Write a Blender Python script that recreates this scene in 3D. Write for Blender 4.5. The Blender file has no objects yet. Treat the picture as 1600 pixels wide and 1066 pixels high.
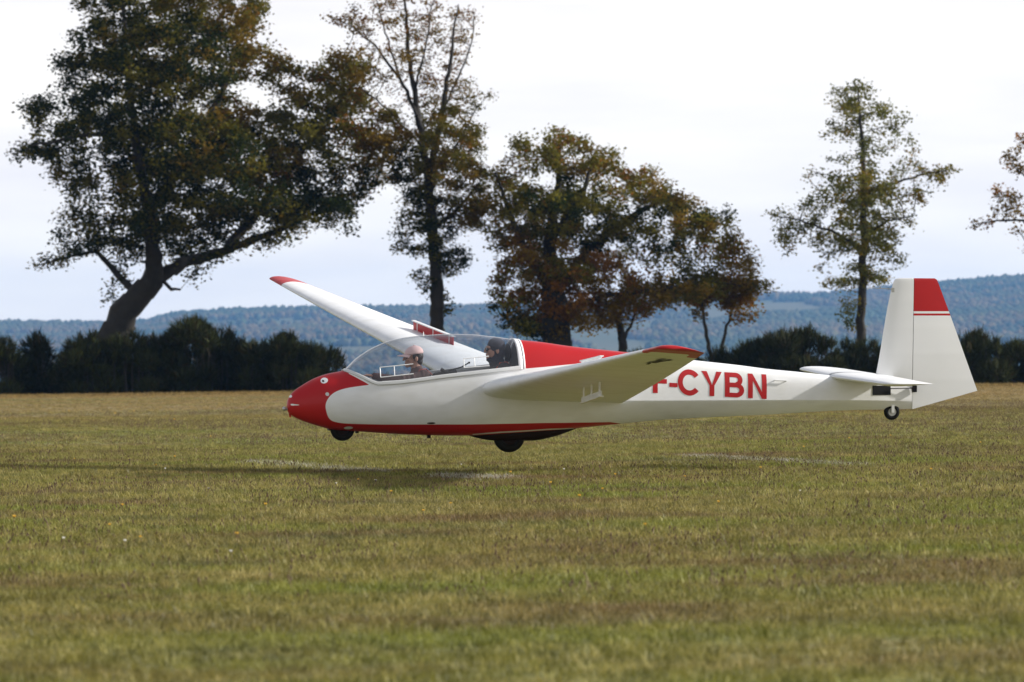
import bpy, bmesh, math
import numpy as np
from mathutils import Matrix, Vector, Euler
PI = math.pi
C = bpy.context.scene.collection
SC = bpy.context.scene
rng = np.random.default_rng(7)

# ------------------------------------------------------------------ camera
CAM_Z = 1.2
cam = bpy.data.cameras.new('camera')
cam.sensor_width = 36.0
cam.lens = 180.0
cam.clip_start = 0.5
cam.clip_end = 40000
cam.dof.use_dof = True
cam.dof.focus_distance = 57.0
cam.dof.aperture_fstop = 5.8
camo = bpy.data.objects.new('camera', cam)
C.objects.link(camo)
camo.location = (0, 0, CAM_Z)
camo.rotation_euler = (math.radians(90) + math.atan(37 / 8000), 0, 0)
SC.camera = camo

# ------------------------------------------------------------------ world, sun, exposure
SUN_DIR = Vector((2.0, 0.37, 1.0)).normalized()          # towards the sun
SUN_EL = math.asin(SUN_DIR.z)
SUN_AZ = math.atan2(SUN_DIR.x, SUN_DIR.y)
world = bpy.data.worlds.new('World')
SC.world = world
world.use_nodes = True
nt = world.node_tree
nt.nodes.clear()
wo = nt.nodes.new('ShaderNodeOutputWorld')
bg = nt.nodes.new('ShaderNodeBackground')
bg.inputs['Strength'].default_value = 0.075
sky = nt.nodes.new('ShaderNodeTexSky')
sky.sky_type = 'NISHITA'
sky.sun_disc = False
sky.sun_elevation = SUN_EL
sky.sun_rotation = SUN_AZ
sky.dust_density = 1.5
tc = nt.nodes.new('ShaderNodeTexCoord')
mp = nt.nodes.new('ShaderNodeMapping')
mp.inputs['Scale'].default_value = (5, 5, 30)
nz = nt.nodes.new('ShaderNodeTexNoise')
nz.inputs['Scale'].default_value = 2.2
nz.inputs['Detail'].default_value = 5
rp = nt.nodes.new('ShaderNodeValToRGB')
rp.color_ramp.elements[0].position = 0.34
rp.color_ramp.elements[0].color = (11.2, 10.8, 11.0, 1)
rp.color_ramp.elements[1].position = 0.62
rp.color_ramp.elements[1].color = (13.2, 12.6, 12.0, 1)
mx = nt.nodes.new('ShaderNodeMix')
mx.data_type = 'RGBA'
mx.inputs[0].default_value = 0.78
L = nt.links.new
L(tc.outputs['Generated'], mp.inputs['Vector'])
L(mp.outputs[0], nz.inputs['Vector'])
L(nz.outputs['Fac'], rp.inputs[0])
L(sky.outputs[0], mx.inputs[6])
L(rp.outputs[0], mx.inputs[7])
sp = nt.nodes.new('ShaderNodeSeparateXYZ')          # the thin cloud veil is densest along the horizon
vr = nt.nodes.new('ShaderNodeMapRange')
vr.inputs[1].default_value = 0.07; vr.inputs[2].default_value = 0.55
vr.inputs[3].default_value = 0.88; vr.inputs[4].default_value = 0.22
L(tc.outputs['Generated'], sp.inputs[0]); L(sp.outputs[2], vr.inputs[0]); L(vr.outputs[0], mx.inputs[0])
L(mx.outputs[2], bg.inputs['Color'])
L(bg.outputs[0], wo.inputs['Surface'])

sl = bpy.data.lights.new('sun', 'SUN')
sl.energy = 5.0
sl.angle = math.radians(2.5)
sl.color = (1.0, 0.96, 0.91)
so = bpy.data.objects.new('sun', sl)
C.objects.link(so)
so.rotation_euler = SUN_DIR.to_track_quat('Z', 'Y').to_euler()
SC.view_settings.view_transform = 'Standard'
SC.view_settings.look = 'None'
SC.view_settings.exposure = 0.45
SC.view_settings.gamma = 1.0
SC.view_settings.use_curve_mapping = False
SC.cycles.use_denoising = True
SC.cycles.max_bounces = 8
SC.cycles.transparent_max_bounces = 12
SC.cycles.volume_bounces = 0

# ------------------------------------------------------------------ helpers
def tag(o, label=None, cat=None, group=None, kind=None):
    if label: o['label'] = label
    if cat: o['category'] = cat
    if group: o['group'] = group
    if kind: o['kind'] = kind
    return o

def link(name, me, parent=None, mat=None):
    o = bpy.data.objects.new(name, me)
    C.objects.link(o)
    if parent is not None: o.parent = parent
    if mat is not None and len(me.materials) == 0:
        me.materials.append(mat)
    return o

def empty(name, M=None):
    o = bpy.data.objects.new(name, None)
    o.empty_display_size = 0.2
    C.objects.link(o)
    if M is not None: o.matrix_world = M
    return o

def npmesh(name, V, Fc, smooth=False, col=None, mats=None, midx=None, attrs=None):
    """mesh from a vertex array and an (n,3)/(n,4) face array"""
    V = np.asarray(V, np.float32).reshape(-1, 3)
    Fc = np.asarray(Fc, np.int32)
    n, k = Fc.shape
    me = bpy.data.meshes.new(name)
    me.vertices.add(len(V)); me.vertices.foreach_set('co', V.ravel())
    me.loops.add(n * k); me.loops.foreach_set('vertex_index', Fc.ravel())
    me.polygons.add(n)
    me.polygons.foreach_set('loop_start', np.arange(0, n * k, k, dtype=np.int32))
    me.polygons.foreach_set('loop_total', np.full(n, k, np.int32))
    if smooth: me.polygons.foreach_set('use_smooth', np.ones(n, bool))
    for m in (mats or []): me.materials.append(m)
    if midx is not None: me.polygons.foreach_set('material_index', np.asarray(midx, np.int32))
    if col is not None:
        a = me.attributes.new('col', 'FLOAT_COLOR', 'POINT')
        c4 = np.ones((len(V), 4), np.float32); c4[:, :3] = col
        a.data.foreach_set('color', c4.ravel())
    for an, av in (attrs or {}).items():
        a = me.attributes.new(an, 'FLOAT', 'POINT')
        a.data.foreach_set('value', np.asarray(av, np.float32))
    me.update(calc_edges=True)
    me.validate()
    return me

class MB:
    """collects verts/faces of one part"""
    def __init__(s): s.v = []; s.f = []
    def add(s, V, F):
        b = len(s.v)
        s.v += [tuple(float(c) for c in p) for p in V]
        s.f += [tuple(int(i) + b for i in f) for f in F]
        return s
    def box(s, c, d, M=None):
        P = [Vector((c[0] + sx * d[0] / 2, c[1] + sy * d[1] / 2, c[2] + sz * d[2] / 2)) for sx in (-1, 1) for sy in (-1, 1) for sz in (-1, 1)]
        if M: P = [M @ p for p in P]
        return s.add(P, [(0, 1, 3, 2), (4, 6, 7, 5), (0, 4, 5, 1), (2, 3, 7, 6), (0, 2, 6, 4), (1, 5, 7, 3)])
    def tube(s, pts, rad, n=8, cap=True):
        pts = [Vector(p) for p in pts]
        if not hasattr(rad, '__len__'): rad = [rad] * len(pts)
        V = []
        ref = None
        for i, p in enumerate(pts):
            t = (pts[min(i + 1, len(pts) - 1)] - pts[max(i - 1, 0)]).normalized()
            if ref is None:
                ref = Vector((0, 0, 1)) if abs(t.z) < .9 else Vector((1, 0, 0))
            u = t.cross(ref).normalized(); w = u.cross(t).normalized(); ref = w
            for k in range(n):
                a = 2 * PI * k / n
                V.append(p + (u * math.cos(a) + w * math.sin(a)) * rad[i])
        Fc = []
        for i in range(len(pts) - 1):
            for k in range(n):
                a, b = i * n + k, i * n + (k + 1) % n
                Fc.append((a, b, b + n, a + n))
        if cap:
            Fc.append(tuple(range(n))[::-1]); Fc.append(tuple(range((len(pts) - 1) * n, len(pts) * n)))
        return s.add(V, Fc)
    def ell(s, c, r, nu=12, nv=8, M=None):
        V = []; Fc = []
        for j in range(nv + 1):
            th = PI * j / nv
            for i in range(nu):
                ph = 2 * PI * i / nu
                p = Vector((r[0] * math.sin(th) * math.cos(ph), r[1] * math.sin(th) * math.sin(ph), r[2] * math.cos(th)))
                if M: p = M @ p
                V.append(p + Vector(c))
        for j in range(nv):
            for i in range(nu):
                a, b = j * nu + i, j * nu + (i + 1) % nu
                Fc.append((a, a + nu, b + nu, b))
        return s.add(V, Fc)
    def lathe_y(s, c, prof, n=28):
        """prof: list of (radius, y offset), revolved about the y axis through c"""
        V = []; Fc = []
        for r, y in prof:
            for k in range(n):
                a = 2 * PI * k / n
                V.append((c[0] + r * math.cos(a), c[1] + y, c[2] + r * math.sin(a)))
        m = len(prof)
        for j in range(m - 1):
            for k in range(n):
                a, b = j * n + k, j * n + (k + 1) % n
                Fc.append((a, a + n, b + n, b))
        return s.add(V, Fc)
    def mesh(s, name, smooth=True):
        me = bpy.data.meshes.new(name)
        me.from_pydata(s.v, [], s.f)
        bm = bmesh.new(); bm.from_mesh(me)
        bmesh.ops.remove_doubles(bm, verts=bm.verts, dist=1e-5)
        bmesh.ops.recalc_face_normals(bm, faces=bm.faces)
        bm.to_mesh(me); bm.free()
        if smooth:
            me.polygons.foreach_set('use_smooth', np.ones(len(me.polygons), bool))
            try: me.set_sharp_from_angle(angle=math.radians(40))
            except Exception: pass
        return me
    def build(s, name, mat, parent=None, smooth=True):
        me = s.mesh(name, smooth)
        return link(name, me, parent, mat)

def pchip(xs, ys):
    xs = np.array(xs, float); ys = np.array(ys, float)
    h = np.diff(xs); d = np.diff(ys) / h
    m = np.zeros(len(xs)); m[0], m[-1] = d[0], d[-1]
    for i in range(1, len(xs) - 1):
        if d[i - 1] * d[i] > 0:
            w1, w2 = 2 * h[i] + h[i - 1], h[i] + 2 * h[i - 1]
            m[i] = (w1 + w2) / (w1 / d[i - 1] + w2 / d[i])
    def f(x):
        x = np.clip(np.asarray(x, float), xs[0], xs[-1])
        i = np.clip(np.searchsorted(xs, x, 'right') - 1, 0, len(xs) - 2)
        t = (x - xs[i]) / h[i]
        return ((2 * t**3 - 3 * t**2 + 1) * ys[i] + (t**3 - 2 * t**2 + t) * h[i] * m[i]
                + (-2 * t**3 + 3 * t**2) * ys[i + 1] + (t**3 - t**2) * h[i] * m[i + 1])
    return f

def vnoise(x, y, seed=0):
    """smooth value noise on arrays, range 0..1"""
    xi = np.floor(x).astype(np.int64); yi = np.floor(y).astype(np.int64)
    xf = x - xi; yf = y - yi
    u = xf * xf * (3 - 2 * xf); v = yf * yf * (3 - 2 * yf)
    def h(a, b):
        n = (a * 374761393 + b * 668265263 + seed * 1442695041) & 0x7fffffff
        n = ((n ^ (n >> 13)) * 1274126177) & 0x7fffffff
        return ((n ^ (n >> 16)) & 0xffff) / 65535.0
    return (h(xi, yi) * (1 - u) + h(xi + 1, yi) * u) * (1 - v) + (h(xi, yi + 1) * (1 - u) + h(xi + 1, yi + 1) * u) * v

def fbm(x, y, seed=0, oc=4):
    s = 0; a = .5; t = 0
    for o in range(oc):
        s = s + a * vnoise(x * 2**o + 17.3 * o, y * 2**o - 9.1 * o, seed + o); t += a; a *= .5
    return s / t

# ------------------------------------------------------------------ materials
def new_mat(name):
    m = bpy.data.materials.new(name); m.use_nodes = True
    n = m.node_tree
    return m, n, n.nodes['Principled BSDF']

def mat_plain(name, col, rough=.5, metal=0., coat=0., var=.12, scale=8., bump=0.):
    m, n, b = new_mat(name)
    b.inputs['Roughness'].default_value = rough
    b.inputs['Metallic'].default_value = metal
    b.inputs['Coat Weight'].default_value = coat
    b.inputs['Coat Roughness'].default_value = .08
    t = n.nodes.new('ShaderNodeTexCoord')
    z = n.nodes.new('ShaderNodeTexNoise'); z.inputs['Scale'].default_value = scale; z.inputs['Detail'].default_value = 4
    x = n.nodes.new('ShaderNodeMix'); x.data_type = 'RGBA'
    x.inputs[6].default_value = (*[c * (1 - var) for c in col], 1)
    x.inputs[7].default_value = (*[min(1, c * (1 + var)) for c in col], 1)
    n.links.new(t.outputs['Object'], z.inputs['Vector'])
    n.links.new(z.outputs['Fac'], x.inputs[0])
    n.links.new(x.outputs[2], b.inputs['Base Color'])
    if bump:
        bp = n.nodes.new('ShaderNodeBump'); bp.inputs['Strength'].default_value = bump; bp.inputs['Distance'].default_value = .01
        n.links.new(z.outputs['Fac'], bp.inputs['Height']); n.links.new(bp.outputs[0], b.inputs['Normal'])
    return m

WHITE = (.79, .795, .795); RED = (.42, .013, .016)
def mat_paint(name):
    """gloss paint, red where the mesh attribute 'paint' is above zero, faint grime"""
    m, n, b = new_mat(name)
    b.inputs['Roughness'].default_value = .42
    b.inputs['Specular IOR Level'].default_value = .22
    b.inputs['Coat Weight'].default_value = .08
    b.inputs['Coat Roughness'].default_value = .12
    a = n.nodes.new('ShaderNodeAttribute'); a.attribute_name = 'paint'
    g = n.nodes.new('ShaderNodeMapRange'); g.inputs[1].default_value = -.0012; g.inputs[2].default_value = .0012
    t = n.nodes.new('ShaderNodeTexCoord')
    mp_ = n.nodes.new('ShaderNodeMapping'); mp_.inputs['Scale'].default_value = (1.2, 3, 3)
    z = n.nodes.new('ShaderNodeTexNoise'); z.inputs['Scale'].default_value = 2.2; z.inputs['Detail'].default_value = 6
    w = n.nodes.new('ShaderNodeMix'); w.data_type = 'RGBA'
    w.inputs[6].default_value = (.72, .72, .70, 1); w.inputs[7].default_value = (*WHITE, 1)
    r = n.nodes.new('ShaderNodeMapRange'); r.inputs[1].default_value = .3; r.inputs[2].default_value = .55
    x = n.nodes.new('ShaderNodeMix'); x.data_type = 'RGBA'; x.inputs[7].default_value = (*RED, 1)
    k = n.links.new
    k(t.outputs['Object'], mp_.inputs[0]); k(mp_.outputs[0], z.inputs['Vector']); k(z.outputs['Fac'], r.inputs[0])
    k(r.outputs[0], w.inputs[0]); k(w.outputs[2], x.inputs[6]); k(a.outputs['Fac'], g.inputs[0]); k(g.outputs[0], x.inputs[0])
    k(x.outputs[2], b.inputs['Base Color'])
    z2 = n.nodes.new('ShaderNodeTexNoise'); z2.inputs['Scale'].default_value = 3.0; z2.inputs['Detail'].default_value = 2
    bp = n.nodes.new('ShaderNodeBump'); bp.inputs['Strength'].default_value = .25; bp.inputs['Distance'].default_value = .01
    k(t.outputs['Object'], z2.inputs['Vector']); k(z2.outputs['Fac'], bp.inputs['Height']); k(bp.outputs[0], b.inputs['Normal'])
    return m

def ribs(m, axis, spacing, strength):
    """faint fabric-over-ribs relief along one object axis, and soft streaks of wear"""
    n = m.node_tree; k = n.links.new; b = n.nodes['Principled BSDF']
    t = n.nodes.new('ShaderNodeTexCoord'); s = n.nodes.new('ShaderNodeSeparateXYZ')
    mu = n.nodes.new('ShaderNodeMath'); mu.operation = 'MULTIPLY'; mu.inputs[1].default_value = 2 * PI / spacing
    co = n.nodes.new('ShaderNodeMath'); co.operation = 'COSINE'
    pw = n.nodes.new('ShaderNodeMath'); pw.operation = 'MULTIPLY_ADD'; pw.inputs[1].default_value = .5; pw.inputs[2].default_value = .5
    p8 = n.nodes.new('ShaderNodeMath'); p8.operation = 'POWER'; p8.inputs[1].default_value = 5.
    bp = n.nodes.new('ShaderNodeBump'); bp.inputs['Strength'].default_value = strength; bp.inputs['Distance'].default_value = .02
    k(t.outputs['Object'], s.inputs[0]); k(s.outputs[axis], mu.inputs[0]); k(mu.outputs[0], co.inputs[0]); k(co.outputs[0], pw.inputs[0]); k(pw.outputs[0], p8.inputs[0])
    k(p8.outputs[0], bp.inputs['Height'])
    if b.inputs['Normal'].is_linked: k(b.inputs['Normal'].links[0].from_socket, bp.inputs['Normal'])
    k(bp.outputs[0], b.inputs['Normal'])
    return m

def mat_glass(name):
    m = bpy.data.materials.new(name); m.use_nodes = True
    n = m.node_tree; n.nodes.clear(); k = n.links.new
    o = n.nodes.new('ShaderNodeOutputMaterial')
    tr = n.nodes.new('ShaderNodeBsdfTransparent'); tr.inputs[0].default_value = (.90, .92, .94, 1)
    gl = n.nodes.new('ShaderNodeBsdfGlossy'); gl.inputs['Roughness'].default_value = .03
    lw = n.nodes.new('ShaderNodeLayerWeight'); lw.inputs[0].default_value = .5
    pw = n.nodes.new('ShaderNodeMath'); pw.operation = 'POWER'; pw.inputs[1].default_value = 2.1
    fr = n.nodes.new('ShaderNodeMapRange'); fr.inputs[3].default_value = .07; fr.inputs[4].default_value = 1.
    k(lw.outputs['Facing'], pw.inputs[0]); k(pw.outputs[0], fr.inputs[0])
    mxs = n.nodes.new('ShaderNodeMixShader')
    k(fr.outputs[0], mxs.inputs[0]); k(tr.outputs[0], mxs.inputs[1]); k(gl.outputs[0], mxs.inputs[2]); k(mxs.outputs[0], o.inputs[0])
    return m

def mat_leaf(name, trans=.25, rough=.6):
    m, n, b = new_mat(name); k = n.links.new
    o = n.nodes['Material Output']
    a = n.nodes.new('ShaderNodeAttribute'); a.attribute_name = 'col'
    b.inputs['Roughness'].default_value = rough
    b.inputs['Specular IOR Level'].default_value = .06
    t = n.nodes.new('ShaderNodeBsdfTranslucent')
    mxs = n.nodes.new('ShaderNodeMixShader'); mxs.inputs[0].default_value = trans
    k(a.outputs['Color'], b.inputs['Base Color']); k(a.outputs['Color'], t.inputs['Color'])
    k(b.outputs[0], mxs.inputs[1]); k(t.outputs[0], mxs.inputs[2]); k(mxs.outputs[0], o.inputs[0])
    return m

def field_color(n, jitter=None):
    """node chain: colour of the meadow by world position -> colour socket"""
    k = n.links.new
    g = n.nodes.new('ShaderNodeNewGeometry')
    def noise(sc, det, scale=(1, 1, 1), loc=(0, 0, 0)):
        mpn = n.nodes.new('ShaderNodeMapping'); mpn.inputs['Scale'].default_value = scale; mpn.inputs['Location'].default_value = loc
        z = n.nodes.new('ShaderNodeTexNoise'); z.inputs['Scale'].default_value = sc; z.inputs['Detail'].default_value = det
        k(g.outputs['Position'], mpn.inputs[0]); k(mpn.outputs[0], z.inputs['Vector'])
        return z.outputs['Fac']
    def ramp(s, a, b):
        r = n.nodes.new('ShaderNodeMapRange'); r.inputs[1].default_value = a; r.inputs[2].default_value = b
        k(s, r.inputs[0]); return r.outputs[0]
    def mix(f, c1, c2):
        x = n.nodes.new('ShaderNodeMix'); x.data_type = 'RGBA'
        k(f, x.inputs[0])
        for c, i in ((c1, 6), (c2, 7)):
            if isinstance(c, tuple): x.inputs[i].default_value = (*c, 1)
            else: k(c, x.inputs[i])
        return x.outputs[2]
    flat = (1, 1, 0)
    green = mix(ramp(noise(2.6, 4, flat), .3, .7), GREEN1, GREEN2)
    straw = mix(ramp(noise(3.4, 4, flat, (9, 3, 0)), .35, .65), STRAW1, STRAW2)
    fine = ramp(noise(1.7, 6, (.8, 1, 0), (31, 5, 0)), .36, .66)
    broad = ramp(noise(.16, 4, (.5, 1, 0), (3, 7, 0)), .30, .70)
    ad = n.nodes.new('ShaderNodeMath'); ad.operation = 'MULTIPLY_ADD'; ad.inputs[1].default_value = .62
    m2 = n.nodes.new('ShaderNodeMath'); m2.operation = 'MULTIPLY'; m2.inputs[1].default_value = .46
    k(broad, m2.inputs[0]); k(fine, ad.inputs[0]); k(m2.outputs[0], ad.inputs[2])
    if jitter is not None:
        j2 = n.nodes.new('ShaderNodeMath'); j2.operation = 'MULTIPLY_ADD'; j2.inputs[1].default_value = .6
        off = n.nodes.new('ShaderNodeMath'); off.operation = 'SUBTRACT'; off.inputs[1].default_value = .30
        k(ad.outputs[0], off.inputs[0]); k(jitter, j2.inputs[0]); k(off.outputs[0], j2.inputs[2]); ad = j2
    ad.use_clamp = True
    c = mix(ad.outputs[0], green, straw)
    c = mix(ramp(noise(.50, 6, (.65, 1, 0), (3, 77, 0)), .47, .70), c, BROWN)
    lush = n.nodes.new('ShaderNodeMath'); lush.operation = 'MULTIPLY'; lush.inputs[1].default_value = .85
    k(ramp(noise(.42, 6, (.60, 1, 0), (120, 14, 0)), .47, .68), lush.inputs[0])
    c = mix(lush.outputs[0], c, LUSH)
    gl = n.nodes.new('ShaderNodeMath'); gl.operation = 'MULTIPLY'; gl.inputs[1].default_value = .75
    k(ramp(noise(.65, 4, (.5, 1, 0), (55, 214, 0)), .57, .70), gl.inputs[0])
    c = mix(gl.outputs[0], c, DULL)
    sep = n.nodes.new('ShaderNodeSeparateXYZ'); k(g.outputs['Position'], sep.inputs[0])
    dry = n.nodes.new('ShaderNodeMath'); dry.operation = 'MULTIPLY'
    dr2 = n.nodes.new('ShaderNodeMath'); dr2.operation = 'MULTIPLY'; dr2.inputs[1].default_value = .75
    k(ramp(sep.outputs[1], 95., 170.), dry.inputs[0])
    k(ramp(noise(.08, 4, (.25, 1, 0), (0, 40, 0)), .3, .5), dry.inputs[1])
    k(dry.outputs[0], dr2.inputs[0])
    c = mix(dr2.outputs[0], c, DRY)
    return c

LUSH = (.165, .190, .026); DULL = (.115, .115, .045)
GREEN1 = (.105, .122, .017); GREEN2 = (.195, .190, .026)
STRAW1 = (.218, .190, .050); STRAW2 = (.33, .28, .11)
BROWN = (.155, .100, .045); DRY = (.26, .170, .060)

def mat_ground():
    m, n, b = new_mat('meadow_ground'); k = n.links.new
    c = field_color(n)
    g = n.nodes.new('ShaderNodeNewGeometry')
    z = n.nodes.new('ShaderNodeTexNoise'); z.inputs['Scale'].default_value = 26; z.inputs['Detail'].default_value = 5
    k(g.outputs['Position'], z.inputs['Vector'])
    x = n.nodes.new('ShaderNodeMix'); x.data_type = 'RGBA'; x.blend_type = 'MULTIPLY'; x.inputs[0].default_value = .7
    rp_ = n.nodes.new('ShaderNodeValToRGB'); rp_.color_ramp.elements[0].position = .3; rp_.color_ramp.elements[0].color = (.35, .33, .3, 1)
    rp_.color_ramp.elements[1].position = .62
    k(z.outputs['Fac'], rp_.inputs[0]); k(c, x.inputs[6]); k(rp_.outputs[0], x.inputs[7]); k(x.outputs[2], b.inputs['Base Color'])
    b.inputs['Roughness'].default_value = .95
    bp = n.nodes.new('ShaderNodeBump'); bp.inputs['Strength'].default_value = .8; bp.inputs['Distance'].default_value = .05
    k(z.outputs['Fac'], bp.inputs['Height']); k(bp.outputs[0], b.inputs['Normal'])
    return m

def mat_blade(name, tint=None):
    m, n, b = new_mat(name); k = n.links.new
    o = n.nodes['Material Output']
    oi = n.nodes.new('ShaderNodeObjectInfo')
    c = field_color(n, oi.outputs['Random'])
    x = n.nodes.new('ShaderNodeMix'); x.data_type = 'RGBA'; x.blend_type = 'MULTIPLY'; x.inputs[0].default_value = 1
    r = n.nodes.new('ShaderNodeValToRGB')
    r.color_ramp.elements[0].color = (.38, .40, .36, 1); r.color_ramp.elements[1].color = (1.75, 1.68, 1.6, 1)
    k(oi.outputs['Random'], r.inputs[0]); k(c, x.inputs[6]); k(r.outputs[0], x.inputs[7])
    b.inputs['Roughness'].default_value = .55
    b.inputs['Specular IOR Level'].default_value = .3
    t = n.nodes.new('ShaderNodeBsdfTranslucent')
    ms = n.nodes.new('ShaderNodeMixShader'); ms.inputs[0].default_value = .3
    k(x.outputs[2], b.inputs['Base Color']); k(x.outputs[2], t.inputs['Color'])
    k(b.outputs[0], ms.inputs[1]); k(t.outputs[0], ms.inputs[2]); k(ms.outputs[0], o.inputs[0])
    return m

M_paint = mat_paint('glider_paint')
M_wing = ribs(mat_paint('wing_paint'), 1, .33, .14)
M_white = mat_plain('white_paint', WHITE, .35, coat=.3, var=.04)
M_red = mat_plain('red_paint', RED, .42, coat=.05, var=.08)
M_red.node_tree.nodes['Principled BSDF'].inputs['Specular IOR Level'].default_value = .22
M_dark = mat_plain('dark_fairing', (.016, .008, .008), .5)
M_rubber = mat_plain('tyre_rubber', (.012, .012, .012), .7)
M_metal = mat_plain('grey_metal', (.45, .45, .44), .35, metal=.8)
M_black = mat_plain('black_plastic', (.010, .010, .011), .5)
for m_ in (M_rubber, M_black, M_dark): m_.node_tree.nodes['Principled BSDF'].inputs['Specular IOR Level'].default_value = .12
M_frame = mat_plain('frame_grey', (.60, .61, .60), .4, var=.06)
M_liner = mat_plain('cockpit_liner', (.06, .058, .055), .7)
M_glass = mat_glass('canopy_glass')
M_bark = mat_plain('bark', (.024, .020, .015), .9, var=.55, scale=3., bump=.6)
M_leaf = mat_leaf('leaf', .38, .7)
M_gorse = mat_leaf('gorse', .1)
M_ground = mat_ground()
M_blade = mat_blade('grass_blade')

# ------------------------------------------------------------------ setting: meadow, land, hills, haze
def gz(x, y):
    x = np.asarray(x, float); y = np.asarray(y, float)
    return (.0115 * 60 * np.tanh(x / 60.) + .035 * (fbm(x / 7., y / 9., 3, 3) - .5) * np.clip((y - 5) / 20, 0, 1))

def land(x, y):
    z = gz(x, y)
    t = np.clip((y - 270.) / 1300., 0, 1); t = t * t * (3 - 2 * t)
    return z - 62 * t

def grid_mesh(name, xs, ys, zf, mat, col=None):
    X, Y = np.meshgrid(xs, ys)
    Z = zf(X, Y)
    V = np.stack([X, Y, Z], -1).reshape(-1, 3)
    nx, ny = len(xs), len(ys)
    i = np.arange(nx - 1)[None, :] + np.arange(ny - 1)[:, None] * nx
    i = i.ravel()
    Fc = np.stack([i, i + 1, i + nx + 1, i + nx], 1)
    return npmesh(name, V, Fc, smooth=True, mats=[mat], col=None if col is None else col(X.ravel(), Y.ravel(), Z.ravel()))

xs = np.unique(np.concatenate([np.linspace(-2500, -60, 60), np.linspace(-60, 60, 121), np.linspace(60, 2500, 60)]))
ys = np.unique(np.concatenate([np.linspace(-60, 10, 15), np.linspace(10, 260, 320), np.linspace(260, 2400, 90)]))
tag(link('ground', grid_mesh('ground', xs, ys, land, M_ground)), kind='structure')

_rpx = [-2600, -1500, 0, 150, 230, 262, 335, 440, 620, 800, 1000, 1200, 1310, 1400, 1500, 1600, 2400, 3600]
_rpy = [502, 497, 502, 503, 500, 491, 484, 481, 479, 475, 468, 459, 455, 446, 437, 429, 430, 470]
D_R = 9000.
RIDGE = pchip([(p - 800) / 8000. * D_R for p in _rpx], [CAM_Z + (570 - p) / 8000. * D_R for p in _rpy])
def hill(x, y):
    t = np.clip((y - 3600.) / (D_R - 3600.), 0, 1)
    r = RIDGE(x * D_R / np.maximum(y, 3000.) * .35 + x * .65)
    z = -66 + (r - 9 + 66) * t ** 1.15
    z += 32 * (fbm(x / 840., y / 1200., 11, 4) - .5) * np.clip(t * 3, 0, 1) * (1 - .85 * t ** 3)
    z -= np.clip((y - D_R) / 2500., 0, 1) ** 1.3 * 100
    return z

def wood_mask(x, y):
    return fbm(x / 330. + 7, y / 620. + 3, 23, 5)

M_hill = mat_leaf('hillside', 0., .9)
def hill_col(x, y, z):
    m = wood_mask(x, y)[:, None]
    f = vnoise(x / 240., y / 330., 5)[:, None]
    field = np.array([.09, .10, .045]) * (1 - f) + np.array([.14, .125, .070]) * f
    wood = np.array([.05, .06, .03])
    return np.where(m > .46, wood, field)
hx = np.linspace(-4800, 4800, 320); hy = np.concatenate([np.linspace(3000, 9200, 190), np.linspace(9300, 9960, 6)])
tag(link('hills', grid_mesh('hills', hx, hy, hill, M_hill, hill_col)), kind='structure')

def ico(sub):
    bm = bmesh.new(); bmesh.ops.create_icosphere(bm, subdivisions=sub, radius=1)
    V = np.array([v.co[:] for v in bm.verts]); Fc = np.array([[v.index for v in f.verts] for f in bm.faces]); bm.free()
    return V, Fc

def far_woodland():
    n = 105000
    y = 4600 + (D_R + 60 - 4600) * rng.random(n) ** .8
    x = (rng.random(n) * 2 - 1) * (y * .15 + 90)
    nr = 4200
    xr = (rng.random(nr) * 2 - 1) * 1250; yr = D_R - 90 + rng.random(nr) * 160
    keep = wood_mask(x, y) > .45
    hedge_line = (np.abs(vnoise(x / 200., y / 300., 77) - .5) < .025)
    keep |= hedge_line
    x = np.concatenate([x[keep], xr]); y = np.concatenate([y[keep], yr])
    z = hill(x, y)
    n = len(x)
    V0, F0 = ico(2) if False else ico(1)
    k = len(V0)
    r = 3.2 + 4.0 * rng.random(n) ** 1.5
    V = V0[None] * np.stack([r, r, r * (.9 + .5 * rng.random(n))], 1)[:, None, :]
    V = V * (1 + .35 * (rng.random((n, k, 1)) - .5))
    V = V + np.stack([x, y, z + r * .7], 1)[:, None, :]
    Fc = (F0[None] + (np.arange(n) * k)[:, None, None]).reshape(-1, 3)
    base = np.array([[.050, .066, .030], [.080, .078, .034], [.12, .085, .04], [.040, .056, .034]])
    grp = np.clip((vnoise(x / 260., y / 340., 9) * 4 + rng.random(n) * 1.2 - .6).astype(int), 0, 3)
    col = base[grp] * (.82 + .36 * rng.random((n, 1)))
    me = npmesh('far_woodland', V.reshape(-1, 3), Fc, smooth=False, col=np.repeat(col, k, 0), mats=[M_hill])
    tag(link('far_woodland', me), 'hazy blue woods covering the distant hillside under the skyline', 'woodland', kind='stuff')
far_woodland()

hz = MB().box((0, 4960, 53), (10400, 10200, 264))
M_haze = bpy.data.materials.new('haze'); M_haze.use_nodes = True
hn = M_haze.node_tree; hn.nodes.clear()
ho = hn.nodes.new('ShaderNodeOutputMaterial'); hv = hn.nodes.new('ShaderNodeVolumePrincipled')
hv.inputs['Color'].default_value = (.25, .54, 1.0, 1)
hv.inputs['Density'].default_value = 0.53e-4
hv.inputs['Anisotropy'].default_value = 0.2
hn.links.new(hv.outputs[0], ho.inputs['Volume'])
tag(hz.build('haze', M_haze, smooth=False), 'pale blue autumn haze lying over the valley and hills', 'haze', kind='stuff')
# ------------------------------------------------------------------ trees
D_T = 242.
def wp(px, py, D=D_T):
    return np.array([(px - 800) / 8000. * D, D, CAM_Z + (570 - py) / 8000. * D])

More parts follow.
